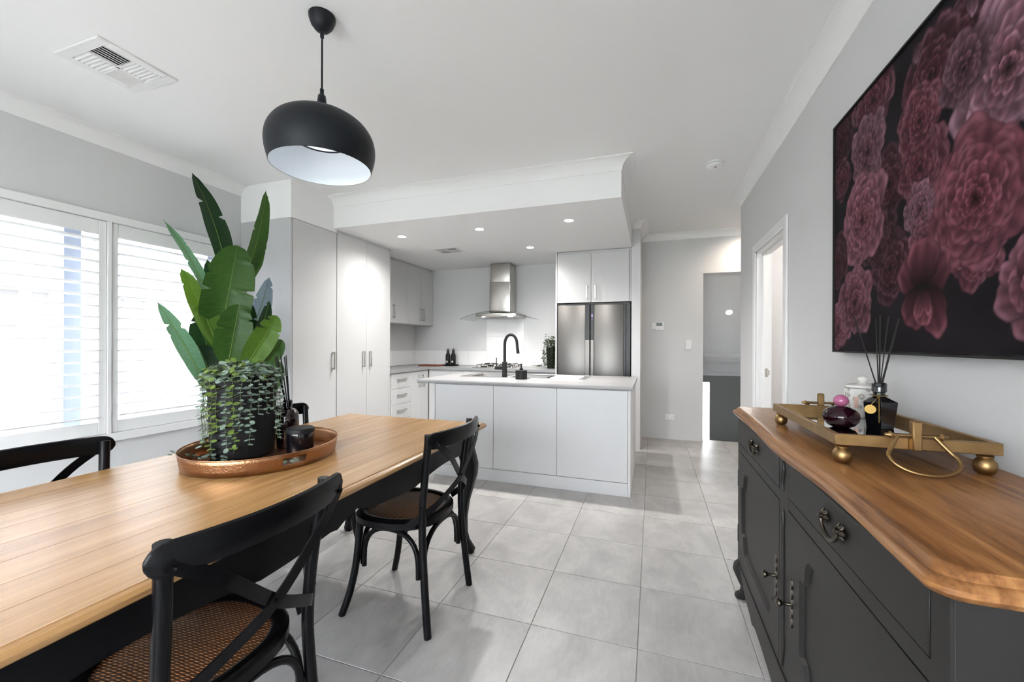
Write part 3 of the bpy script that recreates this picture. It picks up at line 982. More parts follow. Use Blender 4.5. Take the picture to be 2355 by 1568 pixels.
# tap
t = thing('kitchen_tap', 'matte black gooseneck pull out tap on the island sink', 'tap', (-1.440, 3.985, .90))
tx, ty = -1.440, 3.985
part('body', B().lathe([(.026, .9045), (.026, 1.055), (.022, 1.06), (.0, 1.06)], (tx, ty, 0), 24), 'black_matte', t)
path = [(tx, ty, 1.05), (tx, ty, 1.15), (tx, ty, 1.24)]
for k in range(1, 11):
    a = PI * k / 10
    path.append((tx + .067 - .067 * math.cos(a), ty, 1.24 + .10 * math.sin(a)))
path.append((tx + .137, ty, 1.20))
part('spout', B().tube(path, .0145, 14), 'black_matte', t)
part('spray_head', B().tube([(tx + .1365, ty, 1.215), (tx + .138, ty, 1.2)], .0125, 14).tube([(tx + .138, ty, 1.203), (tx + .139, ty, 1.195), (tx + .145, ty, 1.145)], [.0135, .0165, .0165], 14), 'black_matte', t)
part('lever', B().tube([(tx - .02, ty, 0.996), (tx - .105, ty, 0.996)], .019, 16).tube([(tx - .09, ty, 1.01), (tx - .09, ty, 1.10)], .0045, 10), 'black_matte', t)

# soap dispenser
t = thing('soap_dispenser', 'squat matte black soap dispenser with pump beside the tap', 'dispenser', (-1.211, 3.83, .90))
part('bottle', B().lathe([(.0, .9005), (.054, .9005), (.057, .904), (.057, .985), (.054, .988), (.0, .988)], (-1.211, 3.83, 0), 32), 'black_matte', t)
part('pump', B().lathe([(.0, .985), (.017, .987), (.018, 1.0), (.012, 1.01), (.007, 1.016), (.006, 1.035), (.009, 1.037), (.010, 1.05), (.0, 1.052)], (-1.211, 3.83, 0), 20).tube([(-1.211, 3.83, 1.044), (-1.225, 3.80, 1.042), (-1.228, 3.79, 1.036)], .005, 8), 'black_matte', t)

# --- fridge, end panel, cupboard above
FY = 5.085
t = thing('overhead_cabinet', 'white double door cupboard above the fridge with a full height side panel', 'cabinet', (-.7, 5.3, 1.75))
part('body', B().box(-1.138, -0.246, FY + .02, YB - .002, 1.758, 2.396), 'cabinet_white', t, smooth=0)
part('side_panel', B().box(-1.157, -1.139, FY - .005, YB - .002, 0.0, 2.397, .001), 'cabinet_white', t)
part('filler', B().box(-0.259, -0.237, FY, FY + .02, 1.758, 2.396), 'cabinet_grey', t)
for x0, x1, hx in ((-1.138, -0.713, -0.765), (-0.713, -0.262, -0.662)):
    d = part('door', fronty(FY, x0, x1, 1.756, 2.366), 'cabinet_white', t)
    part('handle', pull('-y', FY, hx, 1.80, 1.965), 'nickel', d, label='brushed nickel bow handle')
t = thing('fridge', 'dark stainless side by side fridge in the kitchen recess', 'fridge', (-.7, 5.4, 0))
part('body', B().box(-1.130, -0.262, FY + .06, YB - .03, 0.02, 1.745, .004), 'fridge_black', t)
part('door', B().box(-1.128, -0.726, FY, FY + .058, 0.05, 1.728, .006, 2), 'fridge_steel', t)
part('door', B().box(-0.720, -0.326, FY, FY + .058, 0.05, 1.728, .006, 2), 'fridge_steel', t)
part('trim', B().box(-1.136, -1.129, FY - .002, FY + .06, 0.02, 1.745).box(-1.136, -0.258, FY, FY + .06, 1.7295, 1.747).box(-.325, -.302, FY - .001, FY + .06, .02, 1.73, .002).box(-.301, -.25, FY + .03, FY + .06, .02, 1.745), 'fridge_black', t)
part('grip', B().box(-0.785, -0.7275, FY - .012, FY + .001, 0.30, 1.30, .004), 'fridge_steel', t)
part('grip', B().box(-0.7185, -0.676, FY - .012, FY + .001, 0.30, 1.30, .004), 'fridge_steel', t)
part('display', B().box(-0.785, -0.7275, FY - .010, FY + .001, 1.30, 1.726, .003), 'fridge_black', t)
part('display', B().box(-0.7185, -0.676, FY - .010, FY + .001, 1.30, 1.726, .003), 'fridge_black', t)
part('status_light', B().box(-0.703, -0.694, FY - .0108, FY - .009, 1.575, 1.61).box(-0.703, -0.696, FY - .0108, FY - .009, 1.545, 1.552), 'screen_glow', t, label='small violet status lights')

# --- range hood
hx = -2.067
t = thing('range_hood', 'stainless steel canopy range hood with a curved glass visor', 'range hood', (hx, 5.6, 1.66))
b = B().box(hx - .152, hx + .152, 5.515, YB - .001, 2.1, 2.399, .012, 3)
part('flue', b, 'steel', t)
part('chimney', B().box(hx - .160, hx + .160, 5.505, YB - .001, 1.69, 2.13, .012, 3), 'steel', t)
part('canopy', B().box(hx - .30, hx + .30, 5.33, YB - .001, 1.625, 1.672, .006, 2), 'steel', t)
def arc_pts(z, th_):
    v = []
    R = 1.30
    n = 24
    top = [(hx + .52 * (2 * k / n - 1), z + math.sqrt(R * R - (.52 * (2 * k / n - 1)) ** 2) - R) for k in range(n + 1)]
    return top + [(x, zz - th_) for x, zz in reversed(top)]
part('visor', B().prism(arc_pts(1.700, .006), 'y', 5.28, YB - .002), 'hood_glass', t, label='curved clear glass visor')
R_ = 1.30; n_ = 24
edge = [(hx + .52 * (2 * k / n_ - 1), 5.28, 1.697 + math.sqrt(R_ * R_ - (.52 * (2 * k / n_ - 1)) ** 2) - R_) for k in range(n_ + 1)]
part('visor_edge', B().tube(edge, .0022, 6), 'iron', t)
b = B()
for k in range(16): b.box(hx - .20 + k * .0258, hx - .19 + k * .0258, 5.37, 5.70, 1.620, 1.6255)
part('filter', b, 'nickel', t)
for s_ in (-1, 1):
    l = part('hood_light', B().lathe([(0, 1.622), (.030, 1.622), (.034, 1.627), (0, 1.63)], (hx + s_ * .2, 5.40, 0), 20), 'lamp_glow', t)
    lamp('hood_spot', 'SPOT', (hx + s_ * .2, 5.40, 1.61), 2.2, parent=t, size=.03, spot=2.2)

# --- gas cooktop
t = thing('gas_cooktop', 'stainless gas cooktop with black trivets under the range hood', 'cooktop', (-2.08, 5.48, .91))
part('plate', B().box(-2.38, -1.78, 5.24, 5.74, .9105, .918, .003), 'steel_sink', t)
for cx, cy, r in ((-2.25, 5.36, .045), (-2.25, 5.62, .035), (-2.06, 5.49, .055), (-1.92, 5.36, .035), (-1.92, 5.62, .045)):
    part('burner', B().lathe([(0, .917), (r, .918), (r, .93), (r * .8, .934), (0, .936)], (cx, cy, 0), 20), 'iron', t)
for cx in (-2.25, -2.065, -1.92):
    b = B()
    for cy in ((5.36, 5.62) if cx != -2.065 else (5.49,)):
        for k in range(4):
            a = PI / 4 + k * PI / 2
            e = Vector((math.cos(a), math.sin(a), 0))
            p = Vector((cx, cy, 0))
            b.tube([p + e * .105 + Vector((0, 0, .918)), p + e * .10 + Vector((0, 0, .948)), p + e * .085 + Vector((0, 0, .956)), p + e * .02 + Vector((0, 0, .955))], .0055, 8)
    part('trivet', b, 'iron', t)
for k in range(5): part('knob', B().lathe([(0, .917), (.018, .918), (.016, .94), (0, .942)], (-1.815, 5.30 + k * .09, 0), 16), 'nickel', t)

# --- cutting board, bottles, little tray, trailing plant
single('cutting_board', B().box(-3.30, -2.98, 5.34, 5.56, .9105, .930, .003), 'board_wood', (-3.14, 5.45, .91), 'reddish brown wooden cutting board in the kitchen corner', 'cutting board')
single('serving_tray', B().lathe([(0, .911), (.11, .911), (.125, .925), (.122, .926), (.108, .915), (0, .915)], (-2.90, 5.62, 0), 28), 'black_matte', (-2.9, 5.62, .911), 'small round black tray under the two bottles', 'tray')
for x, y, lab in ((-2.945, 5.61, 'black oil bottle nearer the wall cupboards on the small tray'), (-2.862, 5.625, 'black oil bottle nearer the hotplate on the small tray')):
    t = thing('bottle', lab, 'bottle', (x, y, .915), group='two black oil bottles')
    part('glass', B().lathe([(0, .9155), (.034, .9155), (.036, .92), (.036, 1.065), (.030, 1.085), (.021, 1.10), (.0195, 1.14), (0, 1.14)], (x, y, 0), 24), 'black_matte', t)
    part('cap', B().lathe([(.0205, 1.135), (.0205, 1.155), (.016, 1.158), (.008, 1.16), (.006, 1.172), (0, 1.172)], (x, y, 0), 16), 'black_glass', t)
    part('sticker', B().box(x - .012, x + .012, y - .0375, y - .0335, .955, .985, .001), 'plastic_white', t)
rs = random.Random(11)
px, py = -1.315, 5.50
t = thing('trailing_plant', 'dark green trailing plant in a black pot beside the fridge panel', 'plant', (px, py, .91))
part('pot', B().lathe([(0, .911), (.05, .911), (.062, 1.20), (.058, 1.20), (.05, 1.18), (0, 1.18)], (px, py, 0), 24), 'black_pot', t)
def leaflets(b, p, n, sp, size, rs):
    for k in range(n):
        q = Vector(p) + Vector((rs.gauss(0, sp), rs.gauss(0, sp), rs.gauss(0, sp)))
        a = rs.uniform(0, 6.28); u = Vector((math.cos(a), math.sin(a), rs.uniform(-.6, .6))).normalized() * size
        w = u.cross(Vector((rs.uniform(-1, 1), rs.uniform(-1, 1), 1))).normalized() * size * .6
        b.add([q - u, q + w, q + u, q - w], [(0, 1, 2, 3)])
for k in range(22):
    a = 2 * PI * k / 22 + rs.uniform(-.1, .1)
    L = rs.uniform(.25, .42); b = B()
    pts = []
    for j in range(8):
        f_ = j / 7
        rr = .05 + .055 * min(1, f_ * 2.5)
        z_ = 1.21 + .10 * math.sin(min(1, f_ * 2.5) * PI) * .9 - L * max(0, f_ - .2)
        pts.append((px + rr * math.cos(a), py + rr * math.sin(a), max(.945, z_)))
    b.tube(pts, .0015, 4)
    for j in range(8): leaflets(b, pts[j], 5, .012, .012, rs)
    part('strand', b, 'small_leaf', t, smooth=0, kind='stuff')
b = B()
for k in range(120): leaflets(b, (px + rs.gauss(0, .03), py + rs.gauss(0, .03), 1.25 + rs.uniform(-.02, .10)), 1, .01, .014, rs)
for k in range(60): leaflets(b, (px - .11 - abs(rs.gauss(0, .06)), py - .07 + rs.gauss(0, .03), .938 + rs.uniform(0, .015)), 1, .004, .013, rs)
part('crown', b, 'small_leaf', t, smooth=0, kind='stuff')


# --- ceiling fittings
def downlight(loc, label, power, group=None, rot=(0, 0, 0), color=(1, .97, .93)):
    t = thing('downlight', label, 'downlight', loc, group=group)
    x, y, z = loc
    if rot == (0, 0, 0):
        part('bezel', B().lathe([(.040, z + .001), (.052, z + .001), (.052, z - .004), (.046, z - .006), (.040, z - .003)], (x, y, 0), 28, caps=False), 'white_paint', t)
        part('lens', B().lathe([(0, z - .003), (.041, z - .003), (.041, z + .001), (0, z + .001)], (x, y, 0), 28), 'lamp_glow', t, label='glowing lens')
        lamp('downlight_lamp', 'SPOT', (x, y, z - .012), power, color, t, size=.04, spot=2.72, blend=1.0)
    else:
        b1 = B().lathe([(0, -.003), (.042, -.003), (.042, .001), (0, .001)], (0, 0, 0), 28)
        b2 = B().lathe([(.040, .001), (.052, .001), (.052, -.004), (.046, -.006), (.040, -.003)], (0, 0, 0), 28, caps=False)
        t.rotation_euler = rot
        ORG[t] = Vector((0, 0, 0))
        part('lens', b1, 'lamp_glow', t, label='glowing lens'); part('bezel', b2, 'white_paint', t)
        lamp('downlight_lamp', 'SPOT', (0, 0, -.012), power, color, t, size=.04, spot=2.3, blend=.8)
    return t
KP = 46
downlight((-2.56, 3.81, ZB), 'round kitchen downlight nearest the pantry', 34, 'recessed kitchen downlights')
downlight((-1.65, 3.81, ZB), 'round kitchen downlight above the middle of the island', KP, 'recessed kitchen downlights')
downlight((-0.74, 3.80, ZB), 'round kitchen downlight nearest the right end of the bulkhead', KP, 'recessed kitchen downlights')
downlight((-1.385, 4.72, ZB), 'round kitchen downlight further back before the range hood', 26, 'recessed kitchen downlights')
downlight((1.15, 5.48, ZC), 'hall ceiling downlight around the corner near the stair doorway', 24, color=(1, .85, .68))
downlight((1.054, 6.673, 1.715), 'downlight set in the sloping stair ceiling', 5, rot=(math.radians(-43), 0, 0))

def vent(name_label, x0, x1, y0, y1, z, mrg, dep=.0105, n=6, fd=.010, wf=.36):
    t = thing('air_vent', name_label, 'vent', ((x0 + x1) / 2, (y0 + y1) / 2, z))
    b = B()
    bv = min(.003, fd * .3)
    b.box(x0, x1, y0, y0 + mrg, z - fd, z + .001, bv).box(x0, x1, y1 - mrg, y1, z - fd, z + .001, bv)
    b.box(x0, x0 + mrg, y0 + mrg - .002, y1 - mrg + .002, z - fd * .98, z + .001, bv).box(x1 - mrg, x1, y0 + mrg - .002, y1 - mrg + .002, z - fd * .98, z + .001, bv)
    mx, my = (x0 + x1) / 2, (y0 + y1) / 2
    b.box(mx - .006, mx + .006, y0 + mrg, y1 - mrg, z - fd * .9, z + .001).box(x0 + mrg, x1 - mrg, my - .006, my + .006, z - fd * .9, z + .001)
    part('frame', b, 'white_paint', t)
    part('backing', B().box(x0 + .01, x1 - .01, y0 + .01, y1 - .01, z - .0012, z + .001), 'vent_dark', t)
    quads = [(x0 + mrg, mx - .006, y0 + mrg, my - .006, 0), (mx + .006, x1 - mrg, y0 + mrg, my - .006, 1),
             (x0 + mrg, mx - .006, my + .006, y1 - mrg, 1), (mx + .006, x1 - mrg, my + .006, y1 - mrg, 0)]
    for a0, a1, c0, c1, d in quads:
        for k in range(n):
            if d:   # blades run along y
                xx = a0 + (a1 - a0) * (k + .5) / n; w = (a1 - a0) / n * wf
                sg = 1 if a0 > (x0 + x1) / 2 - .02 else -1
                q = [(xx - sg * w, z - .0005), (xx - sg * (w - .002), z - .0005), (xx + sg * (w + .003), z - dep + .001), (xx + sg * (w - .001), z - dep)]
                part('slat', B().prism(q, 'y', c0, c1), 'white_paint', t, smooth=0)
            else:
                yy = c0 + (c1 - c0) * (k + .5) / n; w = (c1 - c0) / n * wf
                q = [(yy - w, z - .0005), (yy - w + .002, z - .0005), (yy + w + .003, z - dep + .001), (yy + w - .001, z - dep)]
                part('slat', B().prism(q, 'x', a0, a1), 'white_paint', t, smooth=0)
vent('large white square air vent in the dining ceiling', -2.845, -2.49, 1.203, 1.553, ZC, .05)
vent('small air vent in the lower kitchen ceiling', -2.56, -2.225, 4.44, 4.715, ZB, .030, dep=.0028, n=5, fd=.0032, wf=.17)

t = thing('smoke_alarm', 'round white smoke alarm on the hall ceiling', 'smoke alarm', (0.471, 3.64, ZC))
part('base', B().lathe([(0, ZC + .001), (.068, ZC + .001), (.068, ZC - .012), (.06, ZC - .014), (0, ZC - .014)], (.471, 3.64, 0), 32), 'plastic_white', t)
part('cover', B().lathe([(.058, ZC - .013), (.064, ZC - .018), (.060, ZC - .034), (.05, ZC - .040), (0, ZC - .042)], (.471, 3.64, 0), 32), 'plastic_white', t)
part('button', B().lathe([(0, ZC - .044), (.012, ZC - .044), (.012, ZC - .040), (0, ZC - .04)], (.471, 3.62, 0), 16), 'plastic_grey', t)
t = thing('added_ceiling_lamp', 'unseen ceiling lamp added to brighten the side room behind the doorway', 'lamp', (2.0, 3.5, ZC))  # out of view, added as the light source of this room
part('shade', B().lathe([(0, ZC - .08), (.10, ZC - .07), (.16, ZC - .03), (.17, ZC + .001), (0, ZC + .001)], (2.0, 3.5, 0), 28), 'fill_soft', t)
lamp('side_room_fill', 'POINT', (2.0, 3.5, ZC - .25), 22, (1, .93, .86), t, size=.15)  # fill light of the added lamp

# =================================================================== dining table
TX0, TX1, TY0, TY1, TZ = -1.985, -0.955, 0.15, 2.33, 0.762
t = thing('dining_table', 'long oak topped dining table with black cabriole legs', 'table', ((TX0 + TX1) / 2, (TY0 + TY1) / 2, 0))
npl = 8
wpl = (TX1 - TX0 - 0.05) / npl
pme = mesh_of('plank', B().box(-wpl / 2 + .0003, wpl / 2 - .0003, TY0 + .025 - 1.24, TY1 - .025 - 1.24, TZ - .028, TZ, .0006), 'table_oak', smooth=0)
for k in range(npl):
    o = bpy.data.objects.new('plank', pme); COL.objects.link(o); o.parent = t
    o.location = Vector((TX0 + .025 + wpl * (k + .5), 1.24, 0)) - ORG[t]
# moulded rim
prof = [(-.0005, TZ - .030), (-.0005, TZ), (.004, TZ + .0005), (.007, TZ - .003), (.010, TZ - .0015), (.020, TZ - .004), (.026, TZ - .012), (.024, TZ - .022), (.014, TZ - .030)]
ring = []
def rimring(p):
    d, z = p
    r = 0.012
    a0, a1, c0, c1 = TX0 + .025 - d, TX1 - .025 + d, TY0 + .025 - d, TY1 - .025 + d
    out = []
    for cx, cy, s0 in ((a1 - r, c1 - r, 0), (a0 + r, c1 - r, 1), (a0 + r, c0 + r, 2), (a1 - r, c0 + r, 3)):
        for k in range(5):
            a = PI / 2 * (s0 + k / 4)
            rr = r if d > 0 else 0.0
            out.append((cx + (r if d <= 0 else 0) * (1 if s0 in (0, 3) else -1) + rr * math.cos(a), cy + (r if d <= 0 else 0) * (1 if s0 in (0, 1) else -1) + rr * math.sin(a), z))
    return out
b = B().loft([rimring(p) for p in prof] + [rimring(prof[0])], caps=False)
part('edge_moulding', b, 'table_oak', t)
part('underside', B().box(TX0 + .03, TX1 - .03, TY0 + .03, TY1 - .03, TZ - .034, TZ - .0285), 'black_paint', t)
cy_ = (TY0 + TY1) / 2
def apron_z(u, half):
    """lower edge of the scalloped apron, u from the centre"""
    a = abs(u) / half
    if a < .07: return .640 - .02 * a / .07
    if a < .11: return .605
    if a < .40: return .612 - .022 * math.sin((a - .11) / .29 * PI / 2)
    if a < .72: return .590 + .032 * math.sin((a - .40) / .32 * PI / 2)
    return .622 - .012 * (a - .72) / .28
def apron(c, half, fixed, th, axis, sgn):
    n = 60
    low = [(c + half * (2 * k / n - 1), apron_z(half * (2 * k / n - 1), half)) for k in range(n + 1)]
    q = low + [(c + half, TZ - .029), (c - half, TZ - .029)]
    return B().prism(q, axis, fixed, fixed + th * sgn)
ax0, ax1 = TX0 + .065, TX1 - .065
ay0, ay1 = TY0 + .075, TY1 - .075
part('apron', apron(cy_, (ay1 - ay0) / 2 - .04, ax1, .022, 'x', -1), 'black_paint', t, smooth=0)
part('apron', apron(cy_, (ay1 - ay0) / 2 - .04, ax0, .022, 'x', 1), 'black_paint', t, smooth=0)
part('apron', apron((ax0 + ax1) / 2, (ax1 - ax0) / 2 - .04, ay1, .022, 'y', -1), 'black_paint', t, smooth=0)
part('apron', apron((ax0 + ax1) / 2, (ax1 - ax0) / 2 - .04, ay0, .022, 'y', 1), 'black_paint', t, smooth=0)
# worn brown line along the lower edge of the long aprons
def cabriole(cx, cy, sx, sy, ztop, prof, exp=3.0):
    """prof: list of (z, outward offset, half width); square-ish section turning rounder downward"""
    rings = []
    for z, off, hw in prof:
        r = []
        for k in range(20):
            a = 2 * PI * k / 20
            c_, s_ = math.cos(a), math.sin(a)
            e = 2.0 / exp
            r.append((cx + sx * off + hw * math.copysign(abs(c_) ** e, c_), cy + sy * off + hw * math.copysign(abs(s_) ** e, s_), z))
        rings.append(r)
    return B().loft(rings)
LP = [(.733, 0.0, .040), (.62, 0.0, .042), (.575, .006, .046), (.53, .014, .046), (.47, .016, .041), (.40, .006, .035), (.32, -.008, .030), (.22, -.016, .026), (.13, -.012, .022), (.08, -.002, .021), (.045, .010, .024), (.02, .018, .027), (.0, .016, .022)]
for sx, cx in ((-1, ax0 + .025), (1, ax1 - .025)):
    for sy, cy in ((-1, ay0 + .025), (1, ay1 - .025)):
        part('leg', cabriole(cx, cy, sx, sy, .73, LP, 4.5), 'black_paint', t, smooth=0.9)

# =================================================================== cross-back chairs
def build_chair(label):
    t = thing('dining_chair', label, 'chair', (0, 0, 0), 0, group='black cross back dining chairs around the table')
    def seat_ring(k_, z):
        pts = []
        for k in range(48):
            a = 2 * PI * k / 48
            c_, s_ = math.cos(a), math.sin(a)
            x = .218 * k_ * math.copysign(abs(c_) ** .78, c_) * (1 + .07 * s_)
            y = .232 + .212 * k_ * math.copysign(abs(s_) ** .82, s_)
            pts.append((x, y, z))
        return pts
    b = B().loft([seat_ring(.80, .448), seat_ring(.80, .462), seat_ring(.84, .468), seat_ring(.95, .467), seat_ring(1.0, .458), seat_ring(1.0, .432), seat_ring(.97, .425), seat_ring(.80, .425), seat_ring(.80, .448)], caps=False)
    part('seat_frame', b, 'black_satin', t)
    b = B().loft([seat_ring(.805, .455), seat_ring(.80, .4605), seat_ring(.6, .465), seat_ring(.3, .468), seat_ring(.02, .469)])
    part('seat', b, 'rattan', t, label='woven brown rattan seat', smooth=1.2)
    for s_ in (-1, 1):
        pp = [(.207, -.004, 0), (.200, .010, .12), (.192, .026, .28), (.187, .036, .44), (.190, .030, .58), (.196, .014, .72), (.204, .000, .82), (.206, -.003, .858)]
        # dense path
        part('back_post', B().tube(smooth_path([(s_ * x, y, z) for x, y, z in pp], 4), .0165, 14), 'black_satin', t)
        fp = [(.168, .372, .45), (.170, .380, .34), (.176, .392, .22), (.188, .415, .10), (.204, .445, 0)]
        part('leg', B().tube(smooth_path([(s_ * x, y, z) for x, y, z in fp], 4), .0165, 14), 'black_satin', t)
    # curved top rail
    n = 28; rings = []
    for k in range(n + 1):
        u = math.sin(PI / 2 * (-1 + 2 * k / n))
        x = .250 * u
        y = -.022 - .056 * (1 - u * u)
        hh = .036 * (1 if abs(u) < .86 else max(.03, 1 - ((abs(u) - .86) / .14) ** 2) ** .5)
        nrm = Vector((-2 * .052 * u / .236 * -1, 1, 0))
        nx = -(.112 * u / .250)
        N = Vector((nx, 1, 0)).normalized()
        zc = .836 + .003 * (1 - u * u)
        th = .011 * (1 if abs(u) < .97 else .7)
        r = []
        for j in range(12):
            a = 2 * PI * j / 12
            c_, d_ = math.cos(a), math.sin(a)
            r.append(Vector((x, y, zc)) + N * (th * math.copysign(abs(c_) ** .6, c_)) + Vector((0, 0, hh * math.copysign(abs(d_) ** .6, d_))))
        rings.append(r)
    part('top_rail', B().loft(rings), 'black_satin', t)
    for s_ in (-1, 1):
        off = .0035 * s_
        pth = smooth_path([(s_ * .222, -.046, .832), (s_ * .13, -.066, .758), (0, -.054 - off, .636), (-s_ * .10, -.030, .572), (-s_ * .163, -.002, .532), (-s_ * .196, .045, .494), (-s_ * .215, .105, .448)], 6)
        nr = []
        for k in range(len(pth)):
            f_ = k / (len(pth) - 1)
            a = max(0.0, (f_ - .55) / .45)
            nr.append((-s_ * -1.0 * a * -1.0 * 1.2 if False else s_ * a * 1.6, 1.0 - a * .5, 0))
        part('cross_strap', B().ribbon(pth, nr, .030, .0045), 'black_satin', t)
        bb = B()
        for p, d in (((s_ * .214, -.050, .822), (0, -1, 0)), ((s_ * .202, .031, .545), (s_ * 1, -.1, 0))):
            p = Vector(p); d = Vector(d).normalized()
            bb.tube([p, p + d * .006, p + d * .009], [.005, .005, .002], 10)
        part('bolt', bb, 'black_satin', t)
    part('bolt', B().tube([(0, -.0595, .636), (0, -.0655, .636)], .0045, 10), 'black_satin', t)
    # bentwood arches
    def arch(p, q, top):
        P, Q = Vector(p), Vector(q); pts = []
        m = 16
        for k in range(m + 1):
            a = PI * k / m
            f_ = .5 - .5 * math.copysign(abs(math.cos(a)) ** .85, math.cos(a))
            pos = P.lerp(Q, f_)
            pos.z = P.z + (top - P.z) * math.sin(a) ** .75
            pts.append(pos)
        pts.insert(0, P - Vector((0, 0, .035))); pts.append(Q - Vector((0, 0, .035)))
        return B().tube(pts, .0115, 12)
    for s_ in (-1, 1):
        part('arch_brace', arch((s_ * .182, .058, .26), (s_ * .166, .352, .26), .417), 'black_satin', t)
    part('arch_brace', arch((-.168, .040, .26), (.168, .040, .26), .417), 'black_satin', t)
    part('arch_brace', arch((-.150, .372, .26), (.150, .372, .26), .417), 'black_satin', t)
    return t


def smooth_path(pts, k):
    P = [Vector(p) for p in pts]; out = []
    n = len(P)
    for i in range(n - 1):
        p0, p1, p2, p3 = P[max(i - 1, 0)], P[i], P[i + 1], P[min(i + 2, n - 1)]
        for j in range(k):
            u = j / k
            out.append(0.5 * ((2 * p1) + (-p0 + p2) * u + (2 * p0 - 5 * p1 + 4 * p2 - p3) * u * u + (-p0 + 3 * p1 - 3 * p2 + p3) * u ** 3))
    out.append(P[-1])
    return out


ch = build_chair('black cross back chair closest to the camera, its rattan seat under the table edge')
copy_tree(ch, (-0.897, 1.735, 0), PI / 2, 'black cross back chair with rattan seat near the kitchen, seen in full')
copy_tree(ch, (-2.035, 0.807, 0), -PI / 2, 'black cross back chair on the window side, top rail showing at the picture edge')
copy_tree(ch, (-2.035, 1.794, 0), -PI / 2, 'black cross back chair on the window side, partly hidden behind the copper tray')
ch.location = (-0.897, 0.740, 0); ch.rotation_euler = (0, 0, PI / 2)

# =================================================================== sideboard
SX, SY0, SY1, SZ = 0.405, 0.760, 2.292, 0.935
t = thing('sideboard', 'charcoal painted sideboard with an oak top against the right wall', 'sideboard', (.62, 1.53, 0))
# top with a shaped front edge
def top_outline(ins):
    pts = []
    Y1, Y0 = SY1 + .050, SY0 - .038
    def fx_(y):
        u = (y - 1.527) / .815
        return (.376 - .007 * math.cos(u * 2 * PI)) if u < .5 else .384 + .002 * u
    for k in range(7):                       # far front corner
        a = PI / 2 * k / 6
        pts.append((fx_(Y1) + ins + .022 * (1 - math.sin(a)), Y1 - ins - .022 * (1 - math.cos(a))))
    n = 40
    for k in range(1, n):
        y = (Y1 - .026) + (Y0 + .040 - Y1 + .026) * k / n
        pts.append((fx_(y) + ins, min(max(y, Y0 + .036 + ins), Y1 - ins - .022)))
    for k in range(9):                       # near front corner
        a = PI / 2 * k / 8
        pts.append((fx_(Y0) + ins + .038 * (1 - math.cos(a)), Y0 + ins + .034 * (1 - math.sin(a))))
    pts += [(.826, Y0 + ins), (.826, Y1 - ins)]
    return pts
rings = []
for ins, z in ((.022, .890), (.008, .894), (.000, .904), (.000, .912), (.006, .919), (.012, .921), (.015, .926), (.020, .933), (.026, SZ)):
    rings.append([(x, y, z) for x, y in top_outline(ins)])
part('top', B().loft(rings), 'side_oak', t, label='polished brown oak top', smooth=0.6)
fx = SX + .020        # carcass face behind the proud frame
part('body', B().box(fx + .014, .822, SY0 + .012, SY1 - .012, .19, .892), 'charcoal_paint', t, smooth=0)
part('side', B().box(SX + .004, .822, SY0, SY0 + .020, .15, .892, .002), 'charcoal_paint', t)
part('side', B().box(SX + .004, .822, SY1 - .020, SY1, .15, .892, .002), 'charcoal_paint', t)
# front frame: rails and stiles
b = B()
b.box(SX, fx + .015, SY0 + .0005, SY1 - .0005, .879, .8915)
b.box(SX, fx + .015, 2.273, SY1 - .0005, .178, .880).box(SX, fx + .015, SY0 + .0005, .803, .178, .880)
b.box(SX, fx + .015, 1.497, 1.592, .178, .880).box(SX + .0004, fx + .015, SY0 + .001, SY1 - .001, .727, .763)
part('face_frame', b, 'charcoal_paint', t, smooth=0)
def ogee_outline(y0, y1, z0, z1, c):
    """panel outline with scrolled corners"""
    def corner(cy, cz, sy, sz):
        # from the vertical side to the horizontal side
        return [(cy, cz + sz * c * 1.35), (cy + sy * c * .08, cz + sz * c * 1.2), (cy + sy * c * .45, cz + sz * c * 1.15), (cy + sy * c * .60, cz + sz * c * .95), (cy + sy * c * .66, cz + sz * c * .6), (cy + sy * c * .80, cz + sz * c * .22), (cy + sy * c * 1.1, cz)]
    o = []
    o += corner(y0, z0, 1, 1)
    o += [p for p in reversed(corner(y1, z0, -1, 1))]
    o += corner(y1, z1, -1, -1)
    o += [p for p in reversed(corner(y0, z1, 1, -1))]
    return o
